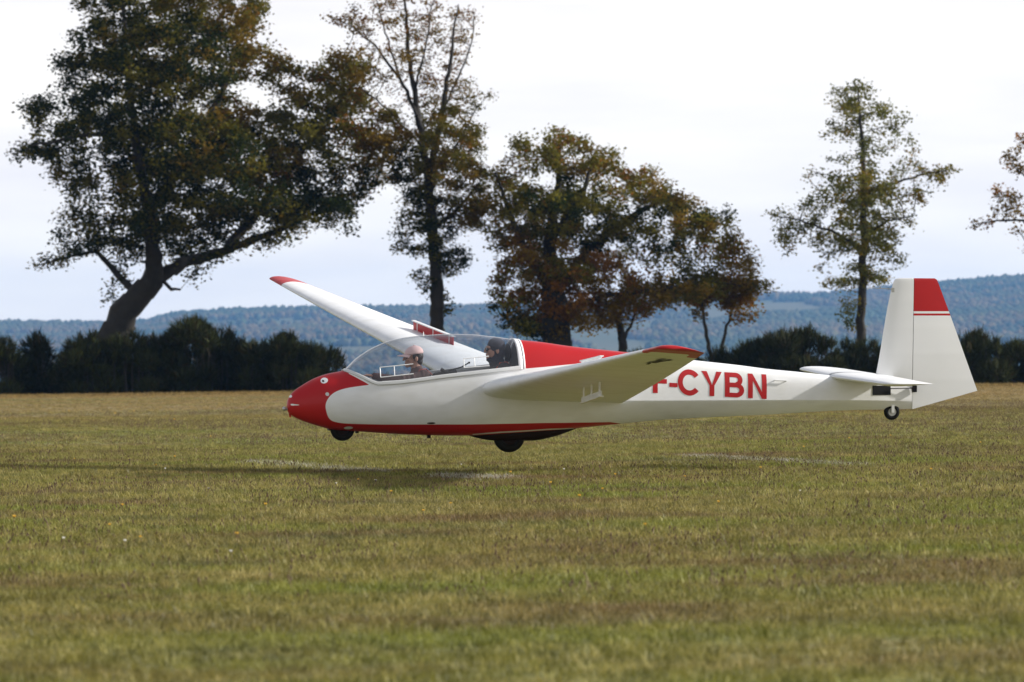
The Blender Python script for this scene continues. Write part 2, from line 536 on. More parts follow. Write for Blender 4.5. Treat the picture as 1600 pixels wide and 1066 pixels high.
def grow(trunks, blobs, seed, step=.38, kill=.75, infl=5.0, n_att=900, tip=.013, depth=.9):
    """space colonisation: returns node positions, parents, radii, leaf spots.
    trunks: list of (list of points, list of radii, parent trunk index or None)"""
    r = np.random.default_rng(seed)
    P = []; par = []; R = []; tips = {}
    for ti, (pts, rad, pt) in enumerate(trunks):
        prev = None
        if pt is not None:
            d = [np.linalg.norm(np.array(q) - pts[0]) for q in P]
            prev = int(np.argmin(d))
        for i in range(len(pts) - (0 if True else 1)):
            if i == 0:
                if prev is None:
                    P.append(pts[0]); par.append(-1); R.append(rad[0]); prev = len(P) - 1
                continue
            seg = pts[i] - pts[i - 1]; m = max(1, int(np.linalg.norm(seg) / step))
            for q in range(1, m + 1):
                t = q / m
                w = (r.random(3) - .5) * .10
                P.append(pts[i - 1] + seg * t + w); par.append(prev); R.append(rad[i - 1] + (rad[i] - rad[i - 1]) * t); prev = len(P) - 1
    vol = np.array([b['r'][0] * b['r'][2] for b in blobs]) * np.array([b.get('d', 1.) ** .2 for b in blobs])
    A = []; AB = []
    cnt = np.maximum((n_att * vol / vol.sum()).astype(int), 6)
    for bi, b in enumerate(blobs):
        u = r.normal(size=(cnt[bi], 3)); u /= np.linalg.norm(u, axis=1)[:, None]
        u *= r.random((cnt[bi], 1)) ** .40
        A.append(np.array(b['c']) + u * np.array(b['r'])); AB += [bi] * cnt[bi]
    A = np.concatenate(A); AB = np.array(AB)
    P = [np.array(p) for p in P]
    alive = np.ones(len(A), bool)
    nd = np.full(len(A), 1e9); ni = np.zeros(len(A), int)
    def upd(start):
        Q = np.array(P[start:])
        if len(Q) == 0: return
        for s in range(0, len(Q), 400):
            d = np.linalg.norm(A[:, None] - Q[None, s:s + 400], axis=2)
            j = d.argmin(1); dm = d[np.arange(len(A)), j]
            b = dm < nd
            nd[b] = dm[b]; ni[b] = j[b] + start + s
    upd(0)
    kids = {}
    for it in range(120):
        alive &= nd > kill
        if not alive.any(): break
        s = len(P)
        idx = np.where(alive & (nd < infl * (1 + it * .08)))[0]
        if len(idx) == 0:
            infl *= 1.3
            if infl > 60: break
            continue
        acc = {}
        for a in idx:
            acc.setdefault(ni[a], []).append(a)
        added = 0
        for node, al in acc.items():
            v = A[al] - P[node]; v /= np.linalg.norm(v, axis=1)[:, None] + 1e-9
            d = v.sum(0) + r.normal(size=3) * .25 + np.array([0, 0, .12])
            d /= np.linalg.norm(d) + 1e-9
            q = P[node] + d * step
            key = (node, tuple(np.round(d, 1)))
            if kids.get(key, 0) >= 1 and r.random() < .7: continue
            kids[key] = 1
            P.append(q); par.append(int(node)); R.append(0.); added += 1
        if added == 0: break
        upd(s)
    P = np.array(P); par = np.array(par); R = np.array(R)
    acc = np.zeros(len(P)); nch = np.zeros(len(P), int)
    for i in range(len(P) - 1, -1, -1):
        rr = tip if nch[i] == 0 else acc[i] ** (1 / 2.35)
        if R[i] < rr and R[i] == 0: R[i] = rr
        if par[i] >= 0:
            acc[par[i]] += min(R[i], 9) ** 2.35 if R[i] < .3 else rr ** 2.35
            nch[par[i]] += 1
    return P, par, R, A, AB, nch

def limb_mesh(name, P, par, R, mat):
    idx = np.where(par >= 0)[0]
    a = P[par[idx]]; b = P[idx]; ra = R[par[idx]]; rb = R[idx]
    ra = np.where(ra > rb * 2.0, rb * 1.25, ra)
    t = b - a; ln = np.linalg.norm(t, axis=1)[:, None] + 1e-9; t = t / ln
    ref = np.where(np.abs(t[:, 2:3]) < .9, np.array([[0, 0, 1.]]), np.array([[1., 0, 0]]))
    u = np.cross(t, ref); u /= np.linalg.norm(u, axis=1)[:, None]; w = np.cross(u, t)
    n = 9
    an = 2 * PI * np.arange(n) / n
    ring = u[:, None] * np.cos(an)[None, :, None] + w[:, None] * np.sin(an)[None, :, None]
    rg = np.random.default_rng(5); m_ = len(idx); ph = rg.random((m_, 1)) * 6.28
    lump = (1 + .09 * np.sin(an * 3 + ph) + .10 * (rg.random((m_, n)) - .5))[:, :, None]
    V = np.stack([(a - t * ra[:, None] * .35)[:, None] + ring * ra[:, None, None] * lump, (b + t * rb[:, None] * .2)[:, None] + ring * rb[:, None, None] * lump], 1).reshape(-1, 3)
    k = np.arange(n); q = np.stack([k, (k + 1) % n, (k + 1) % n + n, k + n], 1)
    Fc = (q[None] + (np.arange(len(idx)) * 2 * n)[:, None, None]).reshape(-1, 4)
    return npmesh(name, V, Fc, smooth=True, mats=[mat])

def leaf_mesh(name, pos, size, cols, r, mat, flat=.35):
    n = len(pos)
    a = r.normal(size=(n, 3)); a[:, 2] *= flat; a /= np.linalg.norm(a, axis=1)[:, None]
    b = r.normal(size=(n, 3)); b -= a * (a * b).sum(1)[:, None]; b /= np.linalg.norm(b, axis=1)[:, None]
    L_ = size * (.7 + .6 * r.random(n)); W = L_ * (.55 + .25 * r.random(n))
    c = np.cross(a, b)
    p0 = pos - a * L_[:, None] * .5; p2 = pos + a * L_[:, None] * .5
    p1 = pos + b * W[:, None] * .5 + c * W[:, None] * .12; p3 = pos - b * W[:, None] * .5 + c * W[:, None] * .12
    V = np.stack([p0, p1, p2, p3], 1).reshape(-1, 3)
    Fc = np.arange(n * 4).reshape(-1, 4)
    return npmesh(name, V, Fc, col=np.repeat(cols, 4, 0), mats=[mat])

LEAFC = {'green': np.array([.024, .034, .007]), 'olive': np.array([.125, .112, .014]), 'brown': np.array([.175, .112, .015]),
         'rust': np.array([.205, .092, .016]), 'lime': np.array([.095, .102, .024])}
def tree(name, label, trunks, blobs, seed, n_leaf, size, group=None, n_att=900, clump=.33, tone=1., **kw):
    """blobs: (px, py, rx, ry, density, mix) measured against the far tree line"""
    r = np.random.default_rng(seed)
    m = D_T / 8000.
    cx = np.mean([b[0] for b in blobs]); half = max(abs(b[0] - cx) + b[2] for b in blobs)
    bl = []
    for (px, py, rx, ry, den, mixn) in blobs:
        c = wp(px, py)
        room = half * m * .75 * math.sqrt(max(.05, 1 - ((px - cx) / (half * 1.05)) ** 2))
        c[1] += (r.random() * 2 - 1) * max(0, room - rx * m * .6) * .8
        bl.append({'c': c, 'r': np.array([rx * m, max(rx, ry) * m * .95, ry * m]), 'd': den, 'mix': mixn})
        if den > .7:   # a second clump behind or in front so the crown is as deep as it is wide
            c2 = c.copy(); c2[1] = D_T - (c[1] - D_T) + r.normal() * .8; c2[2] += r.normal() * .3
            bl.append({'c': c2, 'r': bl[-1]['r'] * .9, 'd': den, 'mix': mixn})
    tr = []
    for pts, rad, pt in trunks:
        q = [wp(*p[:2]) + np.array([0, (p[2] if len(p) > 2 else 0.), 0]) for p in pts]
        tr.append((q, rad, pt))
    base = tr[0][0][0].copy(); gzb = float(gz(base[0], base[1]))
    if base[2] > gzb: # carry the trunk down into the ground
        d = tr[0][0][0] - tr[0][0][1]; d = d / abs(d[2]) * .5
        tr[0] = ([np.array([base[0] + d[0], base[1], gzb - .15])] + tr[0][0], [tr[0][1][0] * 1.5] + tr[0][1], None)
    P, par, R, A, AB, nch = grow(tr, bl, seed, n_att=n_att, **kw)
    root = empty(name, Matrix.Translation(Vector((tr[0][0][0][0], D_T, gzb))))
    tag(root, label, 'tree', group)
    off = np.array(root.matrix_world.translation)
    link('trunk', limb_mesh('trunk', P - off, par, R, M_bark), root)
    # leaves sit on twigs close to the attractor each twig reached for
    tw = np.where(R < .035)[0]
    if len(tw) == 0: tw = np.where(nch == 0)[0]
    d2 = np.full(len(tw), 1e9); ow = np.zeros(len(tw), int)
    for s in range(0, len(tw), 500):
        d = np.linalg.norm(P[tw[s:s + 500]][:, None] - A[None], axis=2)
        ow[s:s + 500] = AB[d.argmin(1)]; d2[s:s + 500] = d.min(1)
    den = np.array([b['d'] for b in bl])[ow]
    w = den * (d2 < 1.2) * (.25 + r.random(len(tw)) ** 1.5) * np.where(nch[tw] == 0, 1.6, 1.)
    w /= w.sum()
    pick = r.choice(len(tw), n_leaf, p=w)
    pos = P[tw[pick]] + r.normal(size=(n_leaf, 3)) * clump * np.array([1, 1, .75])
    cols = np.zeros((n_leaf, 3))
    clump_tone = .75 + .5 * r.random(len(P))
    mixes = [b['mix'] for b in bl]
    for bi in range(len(bl)):
        sel = np.where(ow[pick] == bi)[0]
        if len(sel) == 0: continue
        names = list(mixes[bi].keys()); pr = np.array([mixes[bi][q] for q in names], float); pr /= pr.sum()
        # colour by twig clump so that neighbouring leaves agree
        tid = tw[pick[sel]]
        hsh = ((tid // 3) * 7919 % 1000) / 1000.
        ci = np.searchsorted(np.cumsum(pr), np.clip(hsh * .8 + r.random(len(sel)) * .2, 0, .999))
        cols[sel] = np.array([LEAFC[q] for q in names])[np.clip(ci, 0, len(names) - 1)]
    cols *= (clump_tone[tw[pick]] * (.8 + .4 * r.random(n_leaf)))[:, None] * tone
    cr = link('crown', leaf_mesh('crown', pos - off, size, cols, r, M_leaf), root)
    cr['kind'] = 'stuff'
    return root

G_ = {'green': 5, 'olive': 3, 'brown': 1}; O_ = {'olive': 5, 'green': 4, 'brown': 2}; B_ = {'brown': 4, 'olive': 5, 'rust': 1.5}; R_ = {'rust': 4, 'brown': 5, 'olive': 1}
M_ = {'lime': 4, 'olive': 3, 'brown': 1.5}
tree('oak_tree', 'big dark oak leaning right, with thick slanting trunk, at far left',
     [([(178, 530), (195, 490), (218, 462), (240, 438)], [.78, .66, .60, .52], None),
      ([(240, 438), (243, 400, -1), (236, 330, -2), (216, 210, -2.5), (200, 90, -2), (195, -40, -2)], [.45, .36, .3, .2, .13, .06], 0),
      ([(240, 438), (290, 408, 1), (350, 390, 1.5), (420, 365, 1), (490, 335, 0), (550, 312, 0)], [.34, .28, .22, .15, .10, .04], 0),
      ([(236, 330, -2), (300, 230, 2), (350, 120, 3), (380, 20, 3)], [.26, .2, .13, .06], 1),
      ([(350, 390, 1.5), (430, 290, 3), (500, 190, 2), (560, 120, 1)], [.24, .18, .12, .05], 2),
      ([(218, 462), (180, 428, 1), (150, 392, 1), (110, 398, 1), (60, 412, 1)], [.2, .15, .1, .07, .03], 0),
      ([(216, 210, -2.5), (150, 215, -3), (60, 232, -3)], [.14, .1, .04], 1),
      ([(262, 455), (282, 452, -1.)], [.10, .05], 0)],
     [(200, -10, 95, 80, .9, O_), (330, 0, 90, 80, .9, B_), (150, 100, 75, 60, 1, G_), (280, 110, 110, 80, 1, O_), (380, 70, 45, 60, .8, B_),
      (100, 175, 70, 45, .9, G_), (55, 150, 25, 18, .5, G_), (50, 235, 45, 18, .6, G_), (200, 215, 110, 80, 1, G_), (330, 230, 115, 80, 1, O_),
      (470, 140, 65, 55, 1, B_), (545, 135, 50, 45, 1, B_), (460, 220, 100, 70, 1, O_), (575, 215, 55, 55, 1, B_), (520, 290, 75, 42, 1, O_),
      (400, 310, 110, 48, 1, G_), (220, 310, 75, 60, .9, G_), (145, 350, 42, 42, .8, G_), (70, 408, 35, 12, .5, G_), (290, 340, 80, 45, 1, G_),
      (548, 352, 26, 30, .6, O_), (500, 330, 70, 30, .9, O_), (600, 260, 32, 40, .7, B_), (400, 230, 90, 70, 1, B_), (420, 90, 40, 45, .8, B_), (240, 60, 90, 70, .9, G_), (160, 474, 20, 12, .5, G_), (430, 365, 45, 18, .6, G_), (120, 270, 50, 35, .9, G_), (190, 385, 48, 28, .8, G_), (300, 385, 50, 20, .8, G_), (225, 360, 55, 35, .9, G_), (612, 225, 32, 45, .8, B_), (480, 350, 60, 22, .7, O_), (95, 330, 25, 20, .4, G_), (28, 246, 22, 14, .6, G_), (72, 240, 42, 20, .9, G_), (110, 240, 40, 30, .9, G_), (340, 398, 60, 16, .6, G_), (420, 384, 55, 14, .5, O_), (500, 368, 40, 14, .5, O_), (80, 405, 40, 12, .6, G_), (130, 392, 40, 22, .7, G_), (270, 415, 30, 14, .5, G_), (95, 215, 45, 28, .8, G_), (185, 430, 24, 14, .4, G_)],
     1, 142000, .175, n_att=4000, tone=.86, clump=.28)
tree('tall_tree', 'tall slim tree with thin brown top, behind the glider wing between two oaks',
     [([(684, 530), (682, 440), (676, 360), (670, 280), (655, 190, .5), (640, 100, .5), (632, 0, 0), (630, -40, 0)], [.34, .29, .25, .2, .15, .11, .06, .03], None),
      ([(670, 280), (690, 180, -1), (705, 90, -1), (715, 10, -1)], [.2, .14, .08, .03], 0),
      ([(655, 190), (625, 120, 1), (585, 70, 1), (548, 38, 1), (515, 25, 1)], [.10, .075, .05, .03, .015], 0),
      ([(625, 120, 1), (605, 60, 1.5), (590, 5, 1.5), (580, -30, 1.5)], [.06, .045, .03, .015], 2),
      ([(648, 140, .5), (665, 80, -1), (672, 25, -1), (690, -25, -1)], [.06, .045, .03, .015], 0),
      ([(690, 180, -1), (722, 110, 0), (738, 60, 0), (742, 20, 0)], [.06, .045, .03, .015], 1),
      ([(664, 235, 0), (610, 175, -1), (565, 140, -1), (530, 105, -1)], [.07, .05, .03, .015], 0),
      ([(676, 360), (720, 320, 1.5), (750, 280, 1.5)], [.12, .08, .04], 0),
      ([(670, 280), (720, 215, .5), (745, 165, .5), (765, 150, .5)], [.07, .05, .03, .012], 0)],
     [(560, 35, 45, 35, .30, R_), (625, 10, 60, 45, .32, R_), (700, 40, 40, 45, .30, R_), (610, 90, 55, 45, .30, R_), (690, 110, 45, 45, .30, R_), (640, 150, 40, 35, .35, R_),
      (745, 150, 24, 22, .25, B_), (690, 220, 65, 50, .9, B_), (640, 265, 40, 45, .8, O_), (735, 225, 32, 35, .6, B_), (670, 320, 58, 45, .95, O_), (735, 320, 40, 45, .8, B_),
      (632, 350, 22, 24, .6, O_), (700, 405, 42, 32, .8, O_), (660, 440, 20, 26, .5, O_), (692, 468, 20, 18, .5, G_), (705, 270, 60, 50, .9, B_), (620, 200, 30, 40, .6, B_), (655, 375, 45, 40, .7, O_), (690, 175, 50, 35, .5, B_)],
     2, 36000, .135, n_att=2100, tone=.85, clump=.20, tip=.018, kill=.6)
tree('round_oak_tree', 'wide rounded oak turning brown, behind the red glider fuselage at centre',
     [([(868, 535), (868, 490), (862, 455)], [.74, .62, .55], None),
      ([(862, 455), (820, 390, -1), (790, 320, -1.5), (775, 270, -1.5)], [.26, .19, .11, .05], 0),
      ([(862, 455), (858, 380, 1), (872, 290, 1.5), (875, 220, 1)], [.38, .3, .18, .06], 0),
      ([(862, 455), (920, 390, 1), (980, 340, 1.5), (1050, 305, 1), (1100, 340, 1)], [.26, .20, .14, .09, .03], 0),
      ([(868, 490), (940, 462, -1), (1020, 455, -1.5), (1100, 440, -1), (1180, 450, -1)], [.16, .12, .085, .05, .02], 0),
      ([(858, 380, 1), (910, 300, -2), (930, 240, -2)], [.2, .12, .05], 2)],
     [(865, 235, 75, 40, .9, B_), (800, 275, 50, 45, .85, B_), (940, 270, 60, 40, .85, B_), (870, 330, 105, 60, 1, O_), (778, 350, 36, 50, .8, B_), (1010, 300, 60, 32, .8, B_),
      (955, 360, 80, 42, .95, O_), (1075, 335, 52, 38, .85, B_), (1125, 385, 45, 34, .85, B_), (1160, 435, 38, 30, .85, R_), (985, 462, 65, 20, .8, R_), (1075, 462, 55, 20, .8, B_),
      (830, 420, 70, 55, 1, R_), (905, 450, 70, 45, 1, R_), (805, 488, 42, 36, 1, O_), (1160, 470, 30, 18, .5, R_), (930, 505, 50, 22, .8, R_), (850, 510, 60, 22, 1, O_), (1030, 385, 55, 28, .7, B_), (1045, 345, 65, 42, .9, O_), (1100, 425, 60, 26, .8, B_), (1180, 455, 24, 22, .8, B_), (1000, 425, 50, 22, .5, O_),
      (925, 330, 75, 55, 1, O_), (820, 340, 60, 60, .9, B_), (870, 400, 90, 50, 1, B_), (960, 420, 60, 35, .8, R_), (1040, 470, 60, 18, .8, R_), (745, 330, 24, 40, .5, B_), (1000, 275, 48, 26, .7, B_), (1108, 345, 44, 32, .8, O_), (1150, 395, 44, 34, .8, B_), (1190, 442, 24, 22, .7, B_), (1130, 440, 50, 28, .8, B_), (860, 480, 80, 40, 1.2, R_), (800, 455, 45, 40, 1, B_), (935, 480, 60, 30, 1.1, R_), (820, 515, 45, 20, 1, O_), (1010, 480, 50, 18, .9, R_), (1000, 450, 60, 24, 1, B_), (1085, 450, 50, 24, 1, B_), (1060, 390, 50, 35, .8, O_)],
     3, 72000, .160, n_att=3300, tone=1.05, clump=.23)
tree('young_tree', 'small two-stemmed tree with rust leaves, right of the rounded oak',
     [([(1118, 580), (1108, 545), (1100, 505), (1098, 470)], [.13, .10, .08, .04], None),
      ([(1118, 580), (1132, 530, .5), (1142, 490, .5), (1146, 455, .5)], [.09, .08, .06, .03], 0)],
     [(1105, 455, 38, 26, .6, R_), (1150, 452, 36, 30, .6, R_), (1165, 492, 24, 18, .4, R_), (1090, 490, 18, 14, .3, B_)],
     4, 4500, .16, n_att=260, clump=.22, kill=.4, step=.25)
tree('dead_tree', 'short bare grey trunk standing among bushes behind the near wing',
     [([(974, 570), (972, 535), (968, 505), (960, 488)], [.24, .2, .16, .10], None), ([(972, 535), (985, 510, .3), (992, 492, .3)], [.10, .07, .04], 0)],
     [(965, 498, 22, 14, .5, R_), (985, 500, 18, 12, .4, B_)], 5, 700, .12, n_att=60, kill=.25, step=.2)
tree('slim_tree', 'slim see-through tree with one straight trunk, beside the glider tail fin',
     [([(1344, 545), (1346, 470), (1350, 390), (1350, 300), (1347, 220), (1342, 140)], [.25, .2, .18, .13, .09, .03], None),
      ([(1350, 300), (1400, 285, .5), (1450, 270, .5), (1490, 265, .5)], [.08, .06, .04, .02], 0),
      ([(1350, 390), (1300, 360, .5), (1250, 345, .5), (1205, 335, .5)], [.08, .06, .04, .02], 0),
      ([(1350, 370), (1385, 345, -1), (1425, 338, -1)], [.08, .05, .02], 0)],
     [(1342, 150, 45, 22, .8, M_), (1385, 185, 38, 28, .6, M_), (1308, 205, 26, 22, .6, M_), (1355, 225, 50, 40, .6, M_), (1308, 255, 30, 20, .5, M_), (1395, 268, 40, 28, .5, M_), (1450, 268, 38, 12, .6, M_),
      (1350, 305, 55, 40, .85, M_), (1272, 325, 42, 22, .6, M_), (1222, 338, 26, 11, .7, M_), (1252, 372, 34, 20, .6, M_), (1236, 402, 16, 14, .4, M_), (1350, 370, 48, 40, .9, M_), (1300, 395, 32, 28, .7, M_),
      (1392, 392, 24, 32, .8, M_), (1352, 430, 46, 16, .8, M_), (1318, 482, 24, 16, .5, M_), (1330, 505, 22, 14, .4, G_), (1405, 310, 45, 30, .5, M_), (1295, 300, 38, 34, .5, M_), (1275, 270, 26, 24, .35, M_), (1410, 230, 28, 28, .45, M_), (1430, 300, 32, 22, .4, M_),
      (1300, 350, 45, 30, .6, M_), (1400, 350, 34, 24, .4, M_), (1285, 420, 24, 18, .35, M_), (1380, 435, 30, 18, .5, M_), (1310, 165, 28, 20, .5, M_), (1320, 440, 40, 18, .6, M_), (1225, 375, 24, 16, .4, M_), (1470, 285, 18, 12, .35, M_)],
     6, 17500, .15, n_att=1900, clump=.20, kill=.6, tone=1.25)
tree('autumn_tree', 'thinning rust-leaved tree cut off by the right edge of the picture',
     [([(1660, 580), (1655, 480), (1650, 400), (1655, 300), (1660, 200)], [.3, .25, .2, .14, .05], None),
      ([(1650, 400), (1600, 345, 0), (1560, 345, .5), (1525, 352, .5)], [.09, .06, .04, .02], 0),
      ([(1655, 300), (1620, 290, -.5), (1580, 260, -.5)], [.09, .06, .02], 0),
      ([(1650, 400), (1615, 390, .5), (1592, 360, .5)], [.05, .04, .02], 0)],
     [(1582, 252, 28, 22, .6, R_), (1572, 300, 28, 24, .6, R_), (1545, 338, 24, 16, .5, R_), (1640, 230, 55, 45, .7, R_), (1650, 320, 50, 45, .6, R_), (1715, 270, 50, 60, .7, R_), (1600, 395, 12, 10, .3, R_), (1720, 370, 45, 50, .6, R_)],
     7, 7000, .16, n_att=700, clump=.20, tone=1.1)

# ------------------------------------------------------------------ gorse hedge
def bush(label, px, hw, ptop, seed, D=236., dens=1., tone=1.):
    r = np.random.default_rng(seed)
    m = D / 8000.
    x0 = (px - 800) * m; g = float(gz(x0, D))
    H = CAM_Z + (570 - ptop) * m - g; W = hw * m
    root = empty('gorse_bush', Matrix.Translation(Vector((x0, D, g))))
    tag(root, label, 'bush', 'gorse bushes along the far edge of the meadow')
    # stems fanning out from the base
    nst = int(16 + W * 10)
    mb = MB(); tips = []
    for i in range(nst):
        a = 2 * PI * r.random(); q = r.random() ** .6
        hh = H * (1 - .30 * q ** 2.5) * (.72 + .32 * r.random() ** .8)
        b = np.array([math.cos(a) * W * .95 * q, math.sin(a) * W * .7 * q, -.1])
        t = np.array([math.cos(a) * W * 1.12 * q, math.sin(a) * W * .9 * q, hh * .93])
        md = b * .4 + t * .6 + r.normal(size=3) * .1; md[2] = hh * .5
        mb.tube([b, md, t], [.045, .03, .008], 5, False)
        tips.append((b, md, t))
    mb.build('stems', M_bark, root)['kind'] = 'stuff'
    n = int(3000 * W * H * dens)
    # foliage: rounded clumps filling the bush, sprays radiating up and out of each
    nc = int(9 + W * H * 5)
    cu = r.random(nc) * 2 - 1; cv = r.random(nc)
    top = H * (1 - .34 * np.abs(cu) ** 2.2)
    cr = (.28 + .30 * r.random(nc)) * min(1., H / 2.2)
    cc = np.stack([cu * W * 1.0, (r.random(nc) * 2 - 1) * W * .75, np.where(r.random(nc) < .25, .22, np.maximum(cv ** .75 * (top - cr * .9), .12))], 1)
    k = r.integers(0, nc, n)
    dr = r.normal(size=(n, 3)); dr /= np.linalg.norm(dr, axis=1)[:, None]
    p = cc[k] + dr * (cr[k] * (.35 + .65 * r.random(n) ** .5))[:, None] * np.array([1.15, 1.1, .95])
    d = dr * .75 + np.array([0, 0, .75]) + r.normal(size=(n, 3)) * .35
    sp = r.random(n) < .13                                   # tall sprays standing out of the top
    ks = r.integers(0, nst, n); T = np.array(tips)[ks]
    us = .75 + .33 * r.random(n)
    ps = T[:, 1] + (T[:, 2] - T[:, 1]) * us[:, None] + r.normal(size=(n, 3)) * np.array([.07, .07, .05])
    p = np.where(sp[:, None], ps, p); d = np.where(sp[:, None], (T[:, 2] - T[:, 1]) / H * 2 + r.normal(size=(n, 3)) * .3, d)
    p[:, 2] = np.maximum(p[:, 2], .02)
    d /= np.linalg.norm(d, axis=1)[:, None]
    ctone = .55 + .9 * r.random(nc)
    ln = .22 + .24 * r.random(n); wd = .035 + .03 * r.random(n)
    s = np.cross(d, r.normal(size=(n, 3))); s /= np.linalg.norm(s, axis=1)[:, None]
    V = np.stack([p - s * wd[:, None] * .5, p + s * wd[:, None] * .5, p + d * ln[:, None] + s * wd[:, None] * .12, p + d * ln[:, None] - s * wd[:, None] * .12], 1).reshape(-1, 3)
    col = np.array([.031, .036, .010]) * (.6 + .7 * r.random((n, 1))) * ctone[k][:, None] * (.8 + .4 * r.random())
    old = r.random(n) < .10
    col[old] = np.array([.05, .038, .018])
    col *= tone
    f = link('foliage', npmesh('foliage', V, np.arange(n * 4).reshape(-1, 4), col=np.repeat(col, 4, 0), mats=[M_gorse]), root)
    f['kind'] = 'stuff'
    return root

BUSHES = [
 ('dark gorse bush cut off by the left edge of the picture', -8, 40, 522, 235, 1),
 ('narrow upright gorse sprig right of the bush at the left edge', 58, 18, 522, 236, .8),
 ('low brownish scrub bush filling the gap left of the leaning oak', 96, 30, 566, 238, .6),
 ('dark gorse bush left of the leaning oak trunk', 138, 38, 521, 235, 1),
 ('dark gorse bush hiding the foot of the leaning oak', 200, 42, 520, 235, 1),
 ('gorse bush just right of the leaning oak foot', 252, 36, 519, 236, 1),
 ('tallest gorse bush of the hedge, right of the leaning oak', 298, 36, 499, 235, 1),
 ('yellowish-topped gorse bush right of the tallest hedge bush', 352, 36, 516, 236, 1),
 ('lower gorse bush between two taller ones, left of the glider nose', 404, 32, 535, 235, 1),
 ('broad gorse bush left of the glider nose', 455, 42, 520, 235, 1),
 ('sloping last gorse bush directly behind the glider nose', 506, 27, 540, 236, .9),
 ('pale low scrub seen through the front canopy', 590, 60, 592, 240, .5),
 ('low scrub bush seen behind the canopy', 720, 60, 590, 240, .5),
 ('scrub bush behind the red fuselage top below the rounded oak', 860, 60, 556, 238, 1),
 ('scrub bush behind the near wing left of the bare trunk', 930, 40, 558, 238, .8),
 ('scrub bush at the foot of the bare trunk', 1000, 42, 548, 238, .7),
 ('thin scrub bush behind the near wing tip', 1062, 38, 560, 238, .6),
 ('loose gorse bush above the registration letters', 1128, 38, 548, 237, .8),
 ('small gorse bush left of the broad bush above the rear fuselage', 1182, 26, 532, 236, .9),
 ('broad dark gorse bush above the rear fuselage', 1245, 60, 514, 235, 1),
 ('gorse bush at the foot of the slim tree', 1350, 44, 530, 236, 1),
 ('gorse bush hidden behind the tail fin', 1435, 40, 536, 236, 1),
 ('rounded gorse bush right of the tail rudder', 1528, 40, 518, 235, 1),
 ('gorse bush at the right edge of the picture', 1592, 36, 536, 236, 1),
]
for i, (lb, px, hw, pt, D, dn) in enumerate(BUSHES):
    bush(lb, px, hw, pt, 100 + i, D, dn, tone=1.9 if 'scrub' in lb else 1.)

# rough margin at the foot of the hedge
# ------------------------------------------------------------------ meadow grass, seed heads, flowers
lib = bpy.data.collections.new('grass_kinds')
lib2 = bpy.data.collections.new('seed_kinds')
lib3 = bpy.data.collections.new('glint_kinds')
lib4 = bpy.data.collections.new('rough_kinds')
def tuft(name, seed, nb, rad, h0, h1, w, lean, mat, coll):
    r = np.random.default_rng(seed); V = []; Fc = []
    for i in range(nb):
        a = 2 * PI * r.random(); q = rad * r.random() ** .5
        p = np.array([math.cos(a) * q, math.sin(a) * q, -.01]); h = h0 + (h1 - h0) * r.random()
        t = 2 * PI * r.random(); s = np.array([math.cos(t), math.sin(t), 0]) * w * (.7 + .6 * r.random())
        d = np.array([math.cos(a), math.sin(a), 0]) * lean * h * r.random() + r.normal(size=3) * .1 * h; d[2] = 0
        b = len(V)
        V += [p - s / 2, p + s / 2, p + d * .35 + [0, 0, h * .6] + s * .35, p + d * .35 + [0, 0, h * .6] - s * .35, p + d + [0, 0, h]]
        Fc += [(b, b + 1, b + 2, b + 3), (b + 3, b + 2, b + 4)]
    me = bpy.data.meshes.new(name); me.from_pydata([tuple(v) for v in V], [], Fc); me.materials.append(mat)
    o = bpy.data.objects.new(name, me); coll.objects.link(o)
M_seed = mat_plain('seed_head', (.075, .036, .017), .8, var=.5)
M_stalk = mat_plain('dry_stalk', (.16, .11, .05), .8, var=.3)
M_glint = mat_plain('painted_glint', (.42, .40, .33), .7, var=.2)  # pale blade colour for the painted sun glints
for i in range(6):
    tuft('grass_tuft', 300 + i, 24, .09,   .012, .038 + .006 * i, .0052, 1.7, M_blade, lib)
for i in range(3):
    tuft('rough_tuft', 360 + i, 22, .16, .04, .12, .010, .9, M_blade, lib4)
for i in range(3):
    tuft('glint_tuft', 330 + i, 12, .07, .02, .045, .006, 1.5, M_glint, lib3)
for i in range(4):
    r_ = np.random.default_rng(340 + i); mb = MB(); fm = []
    for q in range(3):
        b = np.array([r_.normal() * .05, r_.normal() * .05, 0]); t = b + np.array([r_.normal() * .02, r_.normal() * .02, .035 + .05 * r_.random()])
        n0 = len(mb.f); mb.tube([b, t], [.0018, .0014], 3, False); fm += [0] * (len(mb.f) - n0)
        n0 = len(mb.f); mb.ell(t, (.0045, .0045, .008 + .004 * r_.random()), 5, 4); fm += [1] * (len(mb.f) - n0)
    me = bpy.data.meshes.new('seed_stalk'); me.from_pydata(mb.v, [], mb.f); me.materials.append(M_stalk); me.materials.append(M_seed)
    me.polygons.foreach_set('material_index', fm)
    o = bpy.data.objects.new('seed_stalk', me); lib2.objects.link(o)

